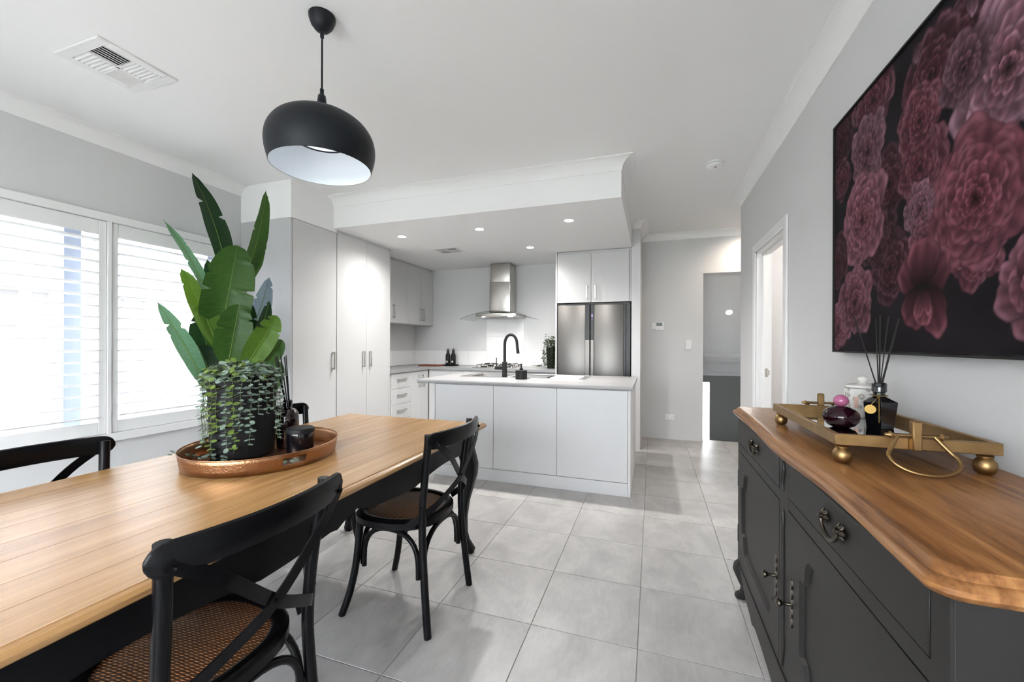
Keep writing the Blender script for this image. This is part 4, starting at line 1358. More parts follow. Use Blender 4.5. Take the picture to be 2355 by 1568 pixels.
def panel_door(y0, y1, z0, z1, py0, py1, pz0, pz1, knob_y):
    out = ogee_outline(py0, py1, pz0, pz1, .07)
    inn = ogee_outline(py0 + .010, py1 - .010, pz0 + .010, pz1 - .010, .066)
    n = len(out)
    xf, xr = SX - .001, SX + .011
    # rectangle matched point by point with the panel outline
    def rect(p):
        y, z = p
        cy, cz = (py0 + py1) / 2, (pz0 + pz1) / 2
        i = 0
        return None
    m7 = 7
    rc = []
    for i, (y, z) in enumerate(out):
        q = i // m7; j = i % m7
        ycorn = y0 if q in (0, 3) else y1
        zcorn = z0 if q in (0, 1) else z1
        side_first = (q in (0, 2))
        k = j if side_first else m7 - 1 - j
        if k < 3: rc.append((ycorn, z if k == 0 else zcorn + (z - zcorn) * (3 - k) / 3))
        elif k == 3: rc.append((ycorn, zcorn))
        else: rc.append((ycorn + (y - ycorn) * (k - 3) / 3, zcorn))
    R = lambda pts, x: [(x, p[0], p[1]) for p in pts]
    b = B().loft([R(rc, SX + .017), R(rc, xf), R(out, xf), R(inn, xr)], caps=False)
    d = part('door', b, 'charcoal_paint', t, smooth=0.5)
    o2 = ogee_outline(py0 + .009, py1 - .009, pz0 + .009, pz1 - .009, .066)
    part('panel', B().prism(o2, 'x', xr - .0005, xr + .006), 'charcoal_paint', d, smooth=0)
    # keyhole plate and knob
    zc = .458
    q = []
    for k in range(41):
        f_ = k / 40; z = zc - .072 + .144 * f_
        q.append((knob_y + (.0045 + .004 * abs(math.sin(f_ * PI * 5))) , z))
    q = q + [(2 * knob_y - y, z) for y, z in reversed(q)]
    part('escutcheon', B().prism(q, 'x', SX - .0045, SX), 'antique_bronze', d, smooth=0)
    k_ = B().lathe([(.0, 0), (.006, .0), (.005, .012), (.0045, .02), (.009, .026), (.0125, .031), (.012, .036), (.006, .039), (0, .0395)], (0, 0, 0), 18)
    k_.v = [(SX - .004 - z, knob_y + x, .425 + .03 + y) for x, y, z in k_.v]
    part('knob', k_, 'antique_bronze', d, label='aged bronze knob')
panel_door(1.594, 2.271, .182, .725, 1.655, 2.207, .262, .652, 1.625)
panel_door(.805, 1.495, .182, .725, .868, 1.395, .262, .652, 1.458)
for y0, y1, hy in ((1.594, 2.271, 1.935), (.805, 1.495, 1.150)):
    d = part('drawer', B().box(SX - .001, SX + .018, y0 + .0015, y1 - .0015, .7650, .8775, .0015), 'charcoal_paint', t)
    bb = B()
    for s_ in (-1, 1):
        # leafy rosette
        for k in range(6):
            a = 2 * PI * k / 6
            bb.tube([(SX - .002, hy + s_ * .045 + .004 * math.cos(a), .828 + .004 * math.sin(a)), (SX - .008, hy + s_ * .045 + .012 * math.cos(a), .828 + .012 * math.sin(a)), (SX - .004, hy + s_ * .045 + .018 * math.cos(a), .828 + .018 * math.sin(a))], [.005, .006, .002], 6)
        bb.tube([(SX, hy + s_ * .045, .828), (SX - .018, hy + s_ * .045, .828), (SX - .021, hy + s_ * .045, .828)], [.007, .007, .003], 10)
    bail = [(SX - .014, hy + .045 * math.cos(PI * k / 12), .826 - .034 * math.sin(PI * k / 12)) for k in range(13)]
    bb.tube(bail, [.0035 + .0025 * math.sin(PI * k / 12) for k in range(13)], 8)
    part('drop_handle', bb, 'antique_bronze', d, label='dark bronze drop handle')
# applied mouldings on the centre stile
def squiggle(z0, z1, y):
    pts = []
    for k in range(25):
        f_ = k / 24
        pts.append((SX - .002, y + .007 * math.sin(f_ * 2 * PI), z0 + (z1 - z0) * f_))
    return B().tube(pts, [.0035 + .003 * math.sin(PI * k / 24) for k in range(25)], 8)
part('moulding', squiggle(.772, .868, 1.5445), 'charcoal_paint', t)
b = B().tube([(SX - .002, 1.5445 + .01, .20), (SX - .002, 1.5445 - .004, .27), (SX - .002, 1.5445, .30), (SX - .002, 1.5445, .66), (SX - .002, 1.5445 - .004, .68), (SX - .002, 1.5445 + .004, .712)], [.003, .006, .005, .005, .007, .003], 8)
part('moulding', b, 'charcoal_paint', t)
for z in (.55, .28): part('hinge', B().tube([(SX - .001, 2.274, z), (SX - .001, 2.274, z + .08)], .004, 8), 'iron', t)
# shaped apron and cabriole feet
n = 60; low = []
for k in range(n + 1):
    u = -1 + 2 * k / n; a = abs(u)
    z = .050 + .030 * (1 - math.cos(min(a, .5) / .5 * PI)) / 2
    if a > .55: z = .080 - .016 * math.exp(-((a - .60) / .035) ** 2)
    if a > .66: z = .082 + .10 * ((a - .66) / .34) ** 1.6
    low.append((1.526 + u * .735, z))
q = low + [(1.526 + .735, .181), (1.526 - .735, .181)]
part('apron', B().prism(q, 'x', SX - .004, SX + .018), 'charcoal_paint', t, smooth=0)
part('apron', B().box(SX + .03, .80, SY1 - .02, SY1 - .002, .10, .19), 'charcoal_paint', t)
part('apron', B().box(SX + .03, .80, SY0 + .002, SY0 + .02, .10, .19), 'charcoal_paint', t)
FP = [(.19, .0, .032), (.165, .012, .036), (.135, .018, .034), (.10, .010, .027), (.065, .000, .020), (.04, .004, .019), (.02, .016, .024), (.006, .020, .024), (.0, .018, .020)]
for cx, sx in ((SX + .028, -1), (.790, 1)):
    for cy, sy in ((SY0 + .030, -1), (SY1 - .030, 1)):
        part('foot', cabriole(cx, cy, sx if sx < 0 else .2, sy, .19, FP, 3.0), 'charcoal_paint', t, smooth=0.9)

# =================================================================== rose canvas
def paint_roses(NY, NZ, W, H):
    rg = np.random.default_rng(5)
    U, V = np.meshgrid(np.linspace(0, W, NY), np.linspace(0, H, NZ))      # U from the left edge, V upward
    img = np.zeros((NZ, NY, 3)); img[:] = (0.012, 0.009, 0.013)
    img += 0.003 * np.sin(U * 9 + 3 * np.sin(V * 7))[..., None] * np.array([1, .8, 1.1])
    img = np.clip(img, 0.005, 1)
    def petal(cx, cy, ang, ln, wd, col, light, tip):
        nonlocal img
        R = max(ln, wd) * 1.1
        i0, i1 = int((cx - R) / W * (NY - 1)), int((cx + R) / W * (NY - 1)) + 1
        j0, j1 = int((cy - R) / H * (NZ - 1)), int((cy + R) / H * (NZ - 1)) + 1
        i0, j0, i1, j1 = max(i0, 0), max(j0, 0), min(i1, NY), min(j1, NZ)
        if i1 <= i0 or j1 <= j0: return
        u, v = U[j0:j1, i0:i1] - cx, V[j0:j1, i0:i1] - cy
        ca, sa = math.cos(ang), math.sin(ang)
        p, q = u * ca + v * sa, -u * sa + v * ca
        ph = rg.uniform(0, 6)
        a = np.arctan2(q / (wd / 2), (p - ln * .52) / (ln * .5))
        e = np.sqrt(((p - ln * .52) / (ln * .5)) ** 2 + (q / (wd / 2)) ** 2) / (1 + .06 * np.sin(3 * a + ph) + .035 * np.sin(7 * a + ph * 2))
        m = np.clip((1 - e) / .05, 0, 1)
        tt = np.clip(p / ln, 0, 1)
        sh = (.03 + .80 * tt ** 1.5) * (0.72 + .28 * np.cos(q / wd * 2.6 + .5 * np.sin(ph))) * (1 + .30 * np.sin(q / wd * 19 + ph + 3 * tt) * tt) * (1 - .30 * np.clip((e - .9) / .1, 0, 1))
        rim = np.exp(-((e - .84) / .11) ** 2) * np.clip(tt * 1.6 - .55, 0, 1) * (.6 + .4 * np.sin(a * 2 + ph))
        c = (np.array(col)[None, None] * (sh * light)[..., None] + np.array(tip)[None, None] * (rim * light * .30)[..., None])
        img[j0:j1, i0:i1] = img[j0:j1, i0:i1] * (1 - m[..., None]) + np.clip(c, .004, 1) * m[..., None]
    def rose(cx, cy, R, col, light=1.0, sq=1.0, tip=(.40, .20, .28), rings=7, a0=0.0):
        for k in range(rings):
            f = k / (rings - 1)
            r = R * (1 - .80 * f)
            n = max(4, int(11 - 6 * f))
            for j in rg.permutation(n):
                ang = a0 + 2 * PI * (j + .5 * (k % 2)) / n + rg.normal(0, .18)
                l = r * rg.uniform(.86, 1.10)
                ln = l * (1 - .12 * f)
                off = r * .10
                cc = np.array(col) * (1 - .35 * f) + np.array((.26, .035, .06)) * .45 * f
                petal(cx + off * rg.normal(0, .35), cy - .05 * R * f + off * rg.normal(0, .35), ang, ln, l * rg.uniform(.72, 1.0), cc, light * rg.uniform(.78, 1.12) * (1 + .12 * math.sin(ang)), tip)
    PK, RD, DK, PL = (.250, .078, .115), (.205, .044, .070), (.105, .026, .042), (.310, .130, .190)
    # positions in metres from the left lower corner of the canvas
    rose(.46, .30, .13, DK, .60, a0=.3); rose(.80, .83, .16, DK, .55); rose(.45, .60, .13, DK, .55, a0=.6)
    rose(.06, .93, .12, DK, .45); rose(.03, .40, .12, DK, .5); rose(.37, .42, .12, DK, .5)
    rose(.337, .965, .155, DK, .95, a0=1.0, rings=8)
    rose(.68, .845, .14, DK, .85, a0=.4, rings=5)
    rose(.065, .75, .09, DK, .8)
    rose(.03, .11, .12, PK, .95, a0=.2)
    rose(.19, .205, .155, PK, .85, a0=.5, rings=8)
    rose(.627, .585, .13, RD, .80, a0=.2)
    rose(.627, .735, .12, RD, .90, a0=.9)
    rose(.292, .785, .145, PL, .72, a0=.3)
    rose(.255, .530, .185, PK, 1.10, a0=.1, rings=9)
    rose(.63, .455, .085, PL, .80, a0=1.2)
    rose(.655, .36, .08, PK, .85, a0=.4)
    rose(1.12, 1.00, .24, DK, .9); rose(1.22, .35, .22, DK, .8)
    rose(.97, .69, .20, PL, 1.10, a0=.6, tip=(.6, .38, .5), rings=6)
    rose(.82, .775, .10, PL, .65, a0=.2, rings=4)
    rose(.865, .270, .105, RD, .85, a0=.8)
    rose(.865, .415, .195, RD, 1.08, a0=.15, rings=10, tip=(.38, .15, .21))
    rose(1.27, .80, .24, PK, 1.0); rose(1.34, .25, .22, RD, .9, a0=.5)
    rose(1.06, .16, .13, PK, 1.0, a0=.3, rings=4)
    for ang, ln, wd, li in ((2.5, .15, .14, .9), (.7, .15, .14, .85), (1.6, .16, .17, 1.2), (-2.2, .14, .14, .75), (-1.0, .17, .13, .85), (-1.55, .12, .10, 1.25), (-1.9, .10, .05, 1.45), (-1.2, .09, .05, 1.3)):
        petal(.645, .20, ang, ln, wd, RD, li, (.5, .16, .22))
    petal(.60, 1.0, -1.4, .08, .035, PL, .8, (.4, .25, .35)); petal(.85, .98, -1.5, .09, .05, PL, .9, (.4, .25, .35)); petal(.92, .985, -1.3, .09, .05, PL, .8, (.4, .25, .35))
    g_ = img.mean(-1, keepdims=True)
    return np.clip((img * .80 + g_ * .20) * .80, 0, 1)


PY0, PY1, PZ0, PZ1, PXF = 0.745, 2.275, 1.212, 2.243, .790
t = thing('rose_canvas', 'large framed canvas print of dusky pink roses on a near black ground', 'painting', (.81, 1.51, PZ0))
NYg, NZg = 400, 270
img = paint_roses(NYg, NZg, PY1 - PY0 - .02, PZ1 - PZ0 - .02)
me = bpy.data.meshes.new('canvas')
yy = np.linspace(PY1 - .010, PY0 + .010, NYg); zz = np.linspace(PZ0 + .010, PZ1 - .010, NZg)
vs = np.zeros((NZg, NYg, 3)); vs[..., 0] = PXF + .004; vs[..., 1] = yy[None]; vs[..., 2] = zz[:, None]
vs -= np.array(ORG[t])[None, None]
idx = np.arange(NYg * NZg).reshape(NZg, NYg)
fc = np.stack([idx[:-1, :-1], idx[:-1, 1:], idx[1:, 1:], idx[1:, :-1]], -1).reshape(-1, 4)
me.from_pydata(vs.reshape(-1, 3).tolist(), [], fc.tolist())
ca = me.color_attributes.new('print', 'FLOAT_COLOR', 'POINT')
ca.data.foreach_set('color', np.concatenate([img, np.ones((NZg, NYg, 1))], -1).astype(np.float32).ravel())
m, nt, bs = nodes_of('rose_print')
at = nt.nodes.new('ShaderNodeAttribute'); at.attribute_name = 'print'
nt.links.new(at.outputs['Color'], bs.inputs['Base Color'])
bs.inputs['Roughness'].default_value = 0.75
bs.inputs['Specular IOR Level'].default_value = 0.12
tcn = nt.nodes.new('ShaderNodeTexCoord'); nz = nt.nodes.new('ShaderNodeTexNoise'); nz.inputs['Scale'].default_value = 700
bp = nt.nodes.new('ShaderNodeBump'); bp.inputs['Strength'].default_value = .15; bp.inputs['Distance'].default_value = .001
nt.links.new(tcn.outputs['Object'], nz.inputs['Vector']); nt.links.new(nz.outputs['Fac'], bp.inputs['Height']); nt.links.new(bp.outputs['Normal'], bs.inputs['Normal'])
me.materials.append(m)
o = bpy.data.objects.new('canvas', me); COL.objects.link(o); o.parent = t
part('stretcher', B().box(PXF + .005, XR - .001, PY0 + .012, PY1 - .012, PZ0 + .012, PZ1 - .012), 'black_matte', t)
b = B()
b.box(PXF - .004, XR - .002, PY1 - .0075, PY1, PZ0, PZ1, .001).box(PXF - .004, XR - .002, PY0, PY0 + .0075, PZ0, PZ1, .001)
b.box(PXF - .004, XR - .002, PY0 + .007, PY1 - .007, PZ1 - .0075, PZ1, .001).box(PXF - .004, XR - .002, PY0 + .007, PY1 - .007, PZ0, PZ0 + .0075, .001)
part('frame', b, 'black_matte', t, label='thin black floating frame')

# =================================================================== pendant lamp
px, py = -1.397, 1.458
t = thing('pendant_lamp', 'black dome pendant lamp with a white interior hanging over the table', 'lamp', (px, py, ZC))
part('canopy', B().lathe([(0, 2.632), (.014, 2.632), (.030, 2.640), (.046, 2.660), (.055, 2.684), (.056, 2.6995), (0, 2.6995)], (px, py, 0), 40), 'pendant_black', t)
part('cord_grip', B().lathe([(.008, 2.605), (.009, 2.635), (0, 2.635)], (px, py, 0), 16), 'pendant_black', t)
part('cord', B().tube([(px, py, 2.62), (px, py, 2.36)], .0042, 10), 'pendant_black', t)
outer0 = [(.0085, 2.375), (.0085, 2.350), (.016, 2.346), (.019, 2.320), (.023, 2.300), (.034, 2.282), (.060, 2.270), (.105, 2.258), (.150, 2.238), (.190, 2.208), (.216, 2.168), (.226, 2.125), (.224, 2.085), (.216, 2.050), (.209, 2.026)]
inner = [(.2075, 2.026), (.213, 2.050), (.221, 2.085), (.223, 2.125), (.213, 2.166), (.187, 2.205), (.148, 2.234), (.104, 2.253), (.058, 2.265), (.0, 2.268)]
outer = outer0[:3] + [(p[0], p[2]) for p in smooth_path([(r, 0, z) for r, z in outer0[3:]], 5)]
part('shade', B().lathe(outer, (px, py, 0), 64, caps=False), 'pendant_black', t, smooth=1.2)
inner = [(max(p[0], 0), p[2]) for p in smooth_path([(r, 0, z) for r, z in inner], 5)]
part('inner_shade', B().lathe(inner, (px, py, 0), 64, caps=False), 'pendant_white', t, label='white inside of the shade', smooth=1.2)
part('rim', B().lathe([(.209, 2.0262), (.2075, 2.0262), (.2072, 2.0255), (.2092, 2.0255)], (px, py, 0), 64, caps=False), 'pendant_black', t)
part('diffuser', B().lathe([(0, 2.150), (.112, 2.150), (.118, 2.154), (.118, 2.160), (0, 2.160)], (px, py, 0), 40), 'diffuser_fill', t, label='pale diffuser disc')  # lamp is off; its slight glow imitates reflected daylight
part('diffuser_ring', B().lathe([(.116, 2.147), (.122, 2.147), (.122, 2.162), (.116, 2.162), (.116, 2.147)], (px, py, 0), 40, caps=False), 'pendant_black', t)
lamp('pendant_fill', 'POINT', (px, py, 2.11), 0.06, (.86, .94, 1.0), t, size=.06)  # weak fill added in place of daylight bouncing into the shade

# =================================================================== banana-leaf plant in the window corner
BX, BY = -3.10, 2.33
t = thing('banana_plant', 'tall green banana leaf plant in the corner beside the window', 'plant', (BX, BY, 0))
part('pot', B().lathe([(0, .001), (.13, .001), (.15, .02), (.175, .34), (.17, .35), (.16, .34), (.15, .30), (0, .30)], (BX, BY, 0), 32), 'black_pot', t)
part('soil', B().lathe([(0, .305), (.15, .303), (0, .31)], (BX, BY, 0), 24), 'soil', t)
LEAVES = [
    ((-3.174, 2.351, 1.747), (-3.487, 2.296, 2.629), 0.170, 'leaf_dark', 0.6),
    ((-3.123, 2.421, 1.720), (-3.025, 2.581, 2.517), 0.140, 'leaf_mid', 0.5),
    ((-3.134, 2.470, 1.728), (-3.068, 2.598, 2.185), 0.090, 'leaf_mid', 0.4),
    ((-3.095, 2.219, 1.198), (-2.984, 2.278, 1.988), 0.350, 'leaf_mid', 1.0),
    ((-3.091, 2.167, 1.521), (-3.312, 1.986, 2.137), 0.085, 'leaf_pale', 0.5),
    ((-3.061, 2.178, 1.231), (-3.197, 2.026, 1.785), 0.160, 'leaf_lime', 0.7),
    ((-3.074, 2.099, 0.947), (-3.242, 1.904, 1.531), 0.120, 'leaf_pale', 0.7),
    ((-2.949, 2.184, 1.088), (-2.854, 2.195, 1.524), 0.250, 'leaf_mid', 1.0),
    ((-2.856, 2.248, 1.071), (-2.680, 2.361, 1.450), 0.190, 'leaf_lime', 0.9),
    ((-3.155, 2.494, 1.231), (-3.046, 2.616, 1.800), 0.160, 'leaf_blue', 0.8),
    ((-3.021, 2.403, 1.094), (-2.920, 2.511, 1.591), 0.120, 'leaf_dark', 0.7),
    ((-2.825, 2.332, 1.035), (-2.710, 2.435, 1.268), 0.130, 'leaf_mid', 0.8),
    ((-2.808, 2.370, 0.850), (-2.753, 2.441, 1.105), 0.140, 'leaf_mid', 0.8),
    ((-3.186, 2.241, 0.930), (-3.275, 2.210, 1.480), 0.200, 'leaf_dark', 1.0),
    ((-3.272, 2.370, 1.125), (-3.398, 2.348, 1.932), 0.170, 'leaf_dark', 0.8),
    ((-3.041, 2.449, 1.022), (-2.979, 2.523, 1.392), 0.180, 'leaf_dark', 1.0),
    ((-3.055, 2.180, 0.876), (-3.192, 2.133, 1.230), 0.200, 'leaf_dark', 0.8),
    ((-3.156, 2.409, 0.987), (-3.057, 2.443, 1.581), 0.200, 'leaf_dark', 0.9),
]
def leaf_blade(base, tip, width, facing, seed, rounded=False):
    rs = random.Random(seed)
    P, Q = Vector(base), Vector(tip)
    ax = (Q - P); Ln = ax.length; ax.normalize()
    view = Vector((0.80, -0.60, 0.05))                 # the room side of the corner
    n0 = view - ax * view.dot(ax); n0.normalize()
    roll = (1 - facing) * (1.25 if seed % 2 else -1.25)
    n0 = Matrix.Rotation(roll, 3, ax) @ n0
    side = ax.cross(n0).normalized()
    bend = n0 * (-.05 * Ln) + Vector((0, 0, 0))
    N = 44
    notch = {s: [(rs.uniform(.45, .95), rs.uniform(.008, .016), rs.uniform(.3, .75)) for _ in range(2 if Ln > .4 else 1)] for s in (-1, 1)}
    v, f, uv = [], [], []
    sub = 4
    cols = 2 * sub + 1
    for i in range(N + 1):
        tt = i / N
        c = P + ax * (Ln * tt) + bend * (4 * tt * (1 - tt)) * -1 + n0 * (-.04 * Ln * tt * tt)
        if rounded:
            w = width / 2 * math.sqrt(max(0.0, 1 - max(0.0, (.42 - tt) / .42) ** 2.0 * .97)) * math.sqrt(max(0.0, 1 - max(0.0, (tt - .50) / .50) ** 2.3))
        else:
            w = width / 2 * (math.sin(PI * min(1, tt * .97 + .03) ** .80) ** .62)
            if tt > .93: w *= max(0.0, (1 - tt) / .07) ** .6
        for j in range(-sub, sub + 1):
            s_ = -1 if j < 0 else 1
            k = 1.0
            for (tn, wn, dp) in notch[s_]:
                dd = (tt - tn) / wn
                if 0 <= dd < 2.2: k = min(k, 1 - dp * (1 - dd / 2.2))
            a = j / sub
            ww = w * k * abs(a)
            p = c + side * (s_ * ww) + n0 * (abs(a) ** 1.2 * w * .30) + n0 * (math.sin(tt * 19 + seed + a * 2) * .003 * abs(a))
            v.append(p); uv.append((a * .5, tt * Ln * 1.6 + abs(a) * .10, 0))
    for i in range(N):
        for j in range(cols - 1):
            q = i * cols + j
            f.append((q, q + 1, q + cols + 1, q + cols))
    rib = [P + ax * (Ln * i / 14) + bend * (4 * i / 14 * (1 - i / 14)) * -1 + n0 * (-.04 * Ln * (i / 14) ** 2) for i in range(15)]
    return v, f, uv, rib, n0
for i, (bs_, tp, w, m_, fc_) in enumerate(LEAVES):
    v, f, uv, rib, n0 = leaf_blade(bs_, tp, w * (.92 if i in (3, 7, 8) else 1), fc_, 11 + i * 3 + (i % 2), i in (3, 7, 8, 11, 12, 13, 16))
    org = ORG[t]
    me = bpy.data.meshes.new('leaf')
    me.from_pydata([tuple(p - org) for p in v], [], f)
    at = me.attributes.new('leafuv', 'FLOAT_VECTOR', 'POINT')
    at.data.foreach_set('vector', [c for q in uv for c in q])
    me.materials.append(MATS[m_])
    me.polygons.foreach_set('use_smooth', [True] * len(me.polygons))
    o = bpy.data.objects.new('leaf', me); COL.objects.link(o); o.parent = t; ORG[o] = org
    part('midrib', B().tube([p + n0 * .0015 for p in rib], [.0042 - .0035 * k / 14 for k in range(15)], 6), 'midrib', o)
    b0 = Vector(bs_)
    root = Vector((BX + rs.uniform(-.04, .04), BY + rs.uniform(-.04, .04), .32))
    mid = Vector((BX * .6 + b0.x * .4, BY * .6 + b0.y * .4, .32 + (b0.z - .32) * .55))
    part('stalk', B().tube(smooth_path([root, mid, b0, b0 + (Vector(tp) - b0) * .06], 6), [.011 - .007 * k / 18 for k in range(19)], 8), 'stem_green', t)

# =================================================================== copper tray and what stands on it
CX, CY = -1.565, 1.320
ca_, sa_ = math.cos(math.radians(-75.7)), math.sin(math.radians(-75.7))
def el(ra, rb, a, z):
    x, y = ra * math.cos(a), rb * math.sin(a)
    return (CX + x * ca_ - y * sa_, CY + x * sa_ + y * ca_, z)
z0 = TZ + .0012
t = thing('copper_tray', 'oval hammered copper tray with slotted handles on the dining table', 'tray', (CX, CY, z0))
part('base', B().loft([[el(.296, .270, 2 * PI * k / 96, z) for k in range(96)] for z in (z0, z0 + .0025)]), 'copper', t, smooth=0.3)
N = 144
zs = [z0, z0 + .022, z0 + .046, z0 + .062]
def wall_r(z):
    f_ = (z - z0) / .062
    return (.296 + .011 * f_, .270 + .011 * f_)
b = B()
for z in zs:
    ra, rb = wall_r(z)
    b.v += [el(ra, rb, 2 * PI * k / N, z) for k in range(N)]
def slot(k):
    a = 2 * PI * (k + .5) / N
    x, y, _ = el(.3, .275, a, 0)
    w = math.atan2(y - CY, x - CX)
    d = min(abs((w - h + PI) % (2 * PI) - PI) for h in (math.radians(-19), math.radians(161)))
    return d < .155
for i in range(3):
    for k in range(N):
        if i == 1 and slot(k): continue
        k2 = (k + 1) % N
        b.f.append((i * N + k, i * N + k2, (i + 1) * N + k2, (i + 1) * N + k))
w_ = part('side', b, 'copper', t, smooth=0.6)
md = w_.modifiers.new('thick', 'SOLIDIFY'); md.thickness = .002; md.offset = 0
ra, rb = wall_r(z0 + .062)
part('rim', B().tube([el(ra, rb, 2 * PI * k / 96, z0 + .062) for k in range(96)], .0022, 8, closed=True), 'copper', t)

# potted hanging eucalyptus
zt0 = z0 + .0035
EX, EY = -1.675, 1.308
t = thing('potted_eucalyptus', 'black pot with trailing grey green eucalyptus on the copper tray', 'plant', (EX, EY, zt0))
part('pot', B().lathe([(0, zt0), (.112, zt0), (.118, zt0 + .006), (.128, zt0 + .33), (.124, zt0 + .336), (.118, zt0 + .33), (.114, zt0 + .30), (0, zt0 + .30)], (EX, EY, 0), 48), 'black_pot', t)
part('soil', B().lathe([(0, zt0 + .305), (.115, zt0 + .303), (0, zt0 + .31)], (EX, EY, 0), 24), 'soil', t)
rs = random.Random(21)
def disc(b, c, out, nrm, r):
    out = (out - nrm * out.dot(nrm)).normalized(); sd = nrm.cross(out)
    c = Vector(c); n = 8; o = len(b.v)
    b.v.append(tuple(c + out * r - nrm * (r * .12)))
    for k in range(n):
        a = 2 * PI * k / n
        b.v.append(tuple(c + out * (r * (1 + math.cos(a))) + sd * (r * .82 * math.sin(a))))
    b.f += [(o, o + 1 + k, o + 1 + (k + 1) % n) for k in range(n)]
zr = zt0 + .333
ns = 28
for k in range(ns):
    a = 2 * PI * k / ns + rs.uniform(-.06, .06)
    if abs(a - 1.13) < .30: continue
    L = rs.choice((.30, .33, .27, .31, .24, .18))
    d = Vector((math.cos(a), math.sin(a), 0)); tg = Vector((-d.y, d.x, 0))
    pts = [Vector((EX, EY, zr + .01)) + d * .07, Vector((EX, EY, zr + .045)) + d * .105, Vector((EX, EY, zr + .03)) + d * .135]
    sway = rs.uniform(-.012, .012)
    m = int(L / .03)
    for j in range(1, m + 1):
        pts.append(Vector((EX, EY, zr + .03 - L * j / m)) + d * (.143 + .003 * math.sin(j * 1.3)) + tg * (sway * j / m + .003 * math.sin(j * 1.7 + k)))
    pth = smooth_path(pts, 4)
    bl, bs2 = B(), B()
    bs2.tube(pth, .0012, 5)
    lime = rs.random() < .22
    acc = 0; side = 0
    for j in range(6, len(pth)):
        acc += (pth[j] - pth[j - 1]).length
        if acc < .0150: continue
        acc = 0; side += 1
        p = pth[j]
        f_ = j / len(pth)
        th_ = (side % 2) * PI / 2 + rs.uniform(-.3, .3)
        e = (tg * math.cos(th_) + d * math.sin(th_) * .9)
        for s_ in (-1, 1):
            oo = e * s_ + Vector((0, 0, rs.uniform(-.15, .25)))
            if oo.dot(d) < -.6: continue
            nn = Vector((0, 0, 1)) + Vector((rs.gauss(0, .25), rs.gauss(0, .25), 0)) + d * .35
            disc(bl, p, oo, nn.normalized(), rs.uniform(.0085, .0135) * (1.1 if f_ < .5 else .95))
    s_o = part('strand', bl, 'euc_lime' if lime else 'euc_grey', t, smooth=0.9, kind='stuff')
    part('stem', bs2, 'stem_green', s_o)
for nm, mm, cnt in (('crown', 'euc_lime', 90), ('crown', 'euc_grey', 260)):
    b = B()
    for k in range(cnt):
        a = rs.uniform(0, 2 * PI); r = .145 * math.sqrt(rs.random())
        zz_ = zr - .01 + .085 * (1 - (r / .16) ** 2) * rs.uniform(.35, 1.05)
        d = Vector((math.cos(a), math.sin(a), rs.uniform(-.2, .8)))
        disc(b, (EX + r * math.cos(a), EY + r * math.sin(a), zz_), d, Vector((rs.gauss(0, .6), rs.gauss(0, .6), 1)).normalized(), rs.uniform(.010, .0165))
    part(nm, b, mm, t, smooth=0.9, kind='stuff')
b = B()
for k in range(40):
    x, y = EX - .02 + rs.gauss(0, .10), EY - .17 + abs(rs.gauss(0, .03))
    if (x - EX) ** 2 + (y - EY) ** 2 < .135 ** 2: continue
    disc(b, (x, y, zt0 + rs.uniform(.014, .03)), Vector((rs.uniform(-1, 1), rs.uniform(-1, 1), .3)), Vector((rs.gauss(0, .5), rs.gauss(0, .5), 1)).normalized(), .010)
for k in range(34):
    x, y = -1.37 + rs.gauss(0, .025), 1.20 + rs.gauss(0, .03)
    disc(b, (x, y, zt0 + rs.uniform(.012, .025)), Vector((rs.uniform(-1, 1), rs.uniform(-1, 1), .3)), Vector((rs.gauss(0, .5), rs.gauss(0, .5), 1)).normalized(), .010)
part('resting_leaves', b, 'euc_grey', t, smooth=0.9, kind='stuff')

# dark diffuser bottle with reeds
DX, DYY = -1.600, 1.468
t = thing('reed_diffuser', 'round shouldered dark brown bottle with black reeds on the copper tray', 'diffuser', (DX, DYY, zt0))
part('bottle', B().lathe([(0, zt0), (.044, zt0), (.048, zt0 + .005), (.048, zt0 + .135), (.044, zt0 + .155), (.033, zt0 + .170), (.019, zt0 + .176), (.017, zt0 + .182), (.017, zt0 + .20), (0, zt0 + .20)], (DX, DYY, 0), 40), 'amber_black', t)
part('collar', B().lathe([(.018, zt0 + .184), (.0205, zt0 + .186), (.0205, zt0 + .212), (.0185, zt0 + .214), (0, zt0 + .212)], (DX, DYY, 0), 28), 'black_glass', t)
for k in range(8):
    a = 2 * PI * k / 8
    p0 = Vector((DX + .008 * math.cos(a), DYY + .008 * math.sin(a), zt0 + .19))
    part('reed', B().tube([p0, p0 + Vector((-.030 + .014 * math.cos(a), -.012 + .014 * math.sin(a), .225 + .006 * math.sin(k * 2.1)))], .0023, 6), 'reed', t)

# black candle with a flat lid
KX, KY = -1.459, 1.406
t = thing('lidded_candle', 'squat glossy black candle jar with a flat matte lid on the copper tray', 'candle', (KX, KY, zt0))
part('jar', B().lathe([(0, zt0), (.048, zt0), (.0535, zt0 + .006), (.055, zt0 + .085), (.0545, zt0 + .088), (0, zt0 + .088)], (KX, KY, 0), 40), 'black_glass', t)
part('lid', B().lathe([(.0545, zt0 + .0885), (.056, zt0 + .090), (.056, zt0 + .106), (.053, zt0 + .109), (0, zt0 + .1095)], (KX, KY, 0), 40), 'black_matte', t)

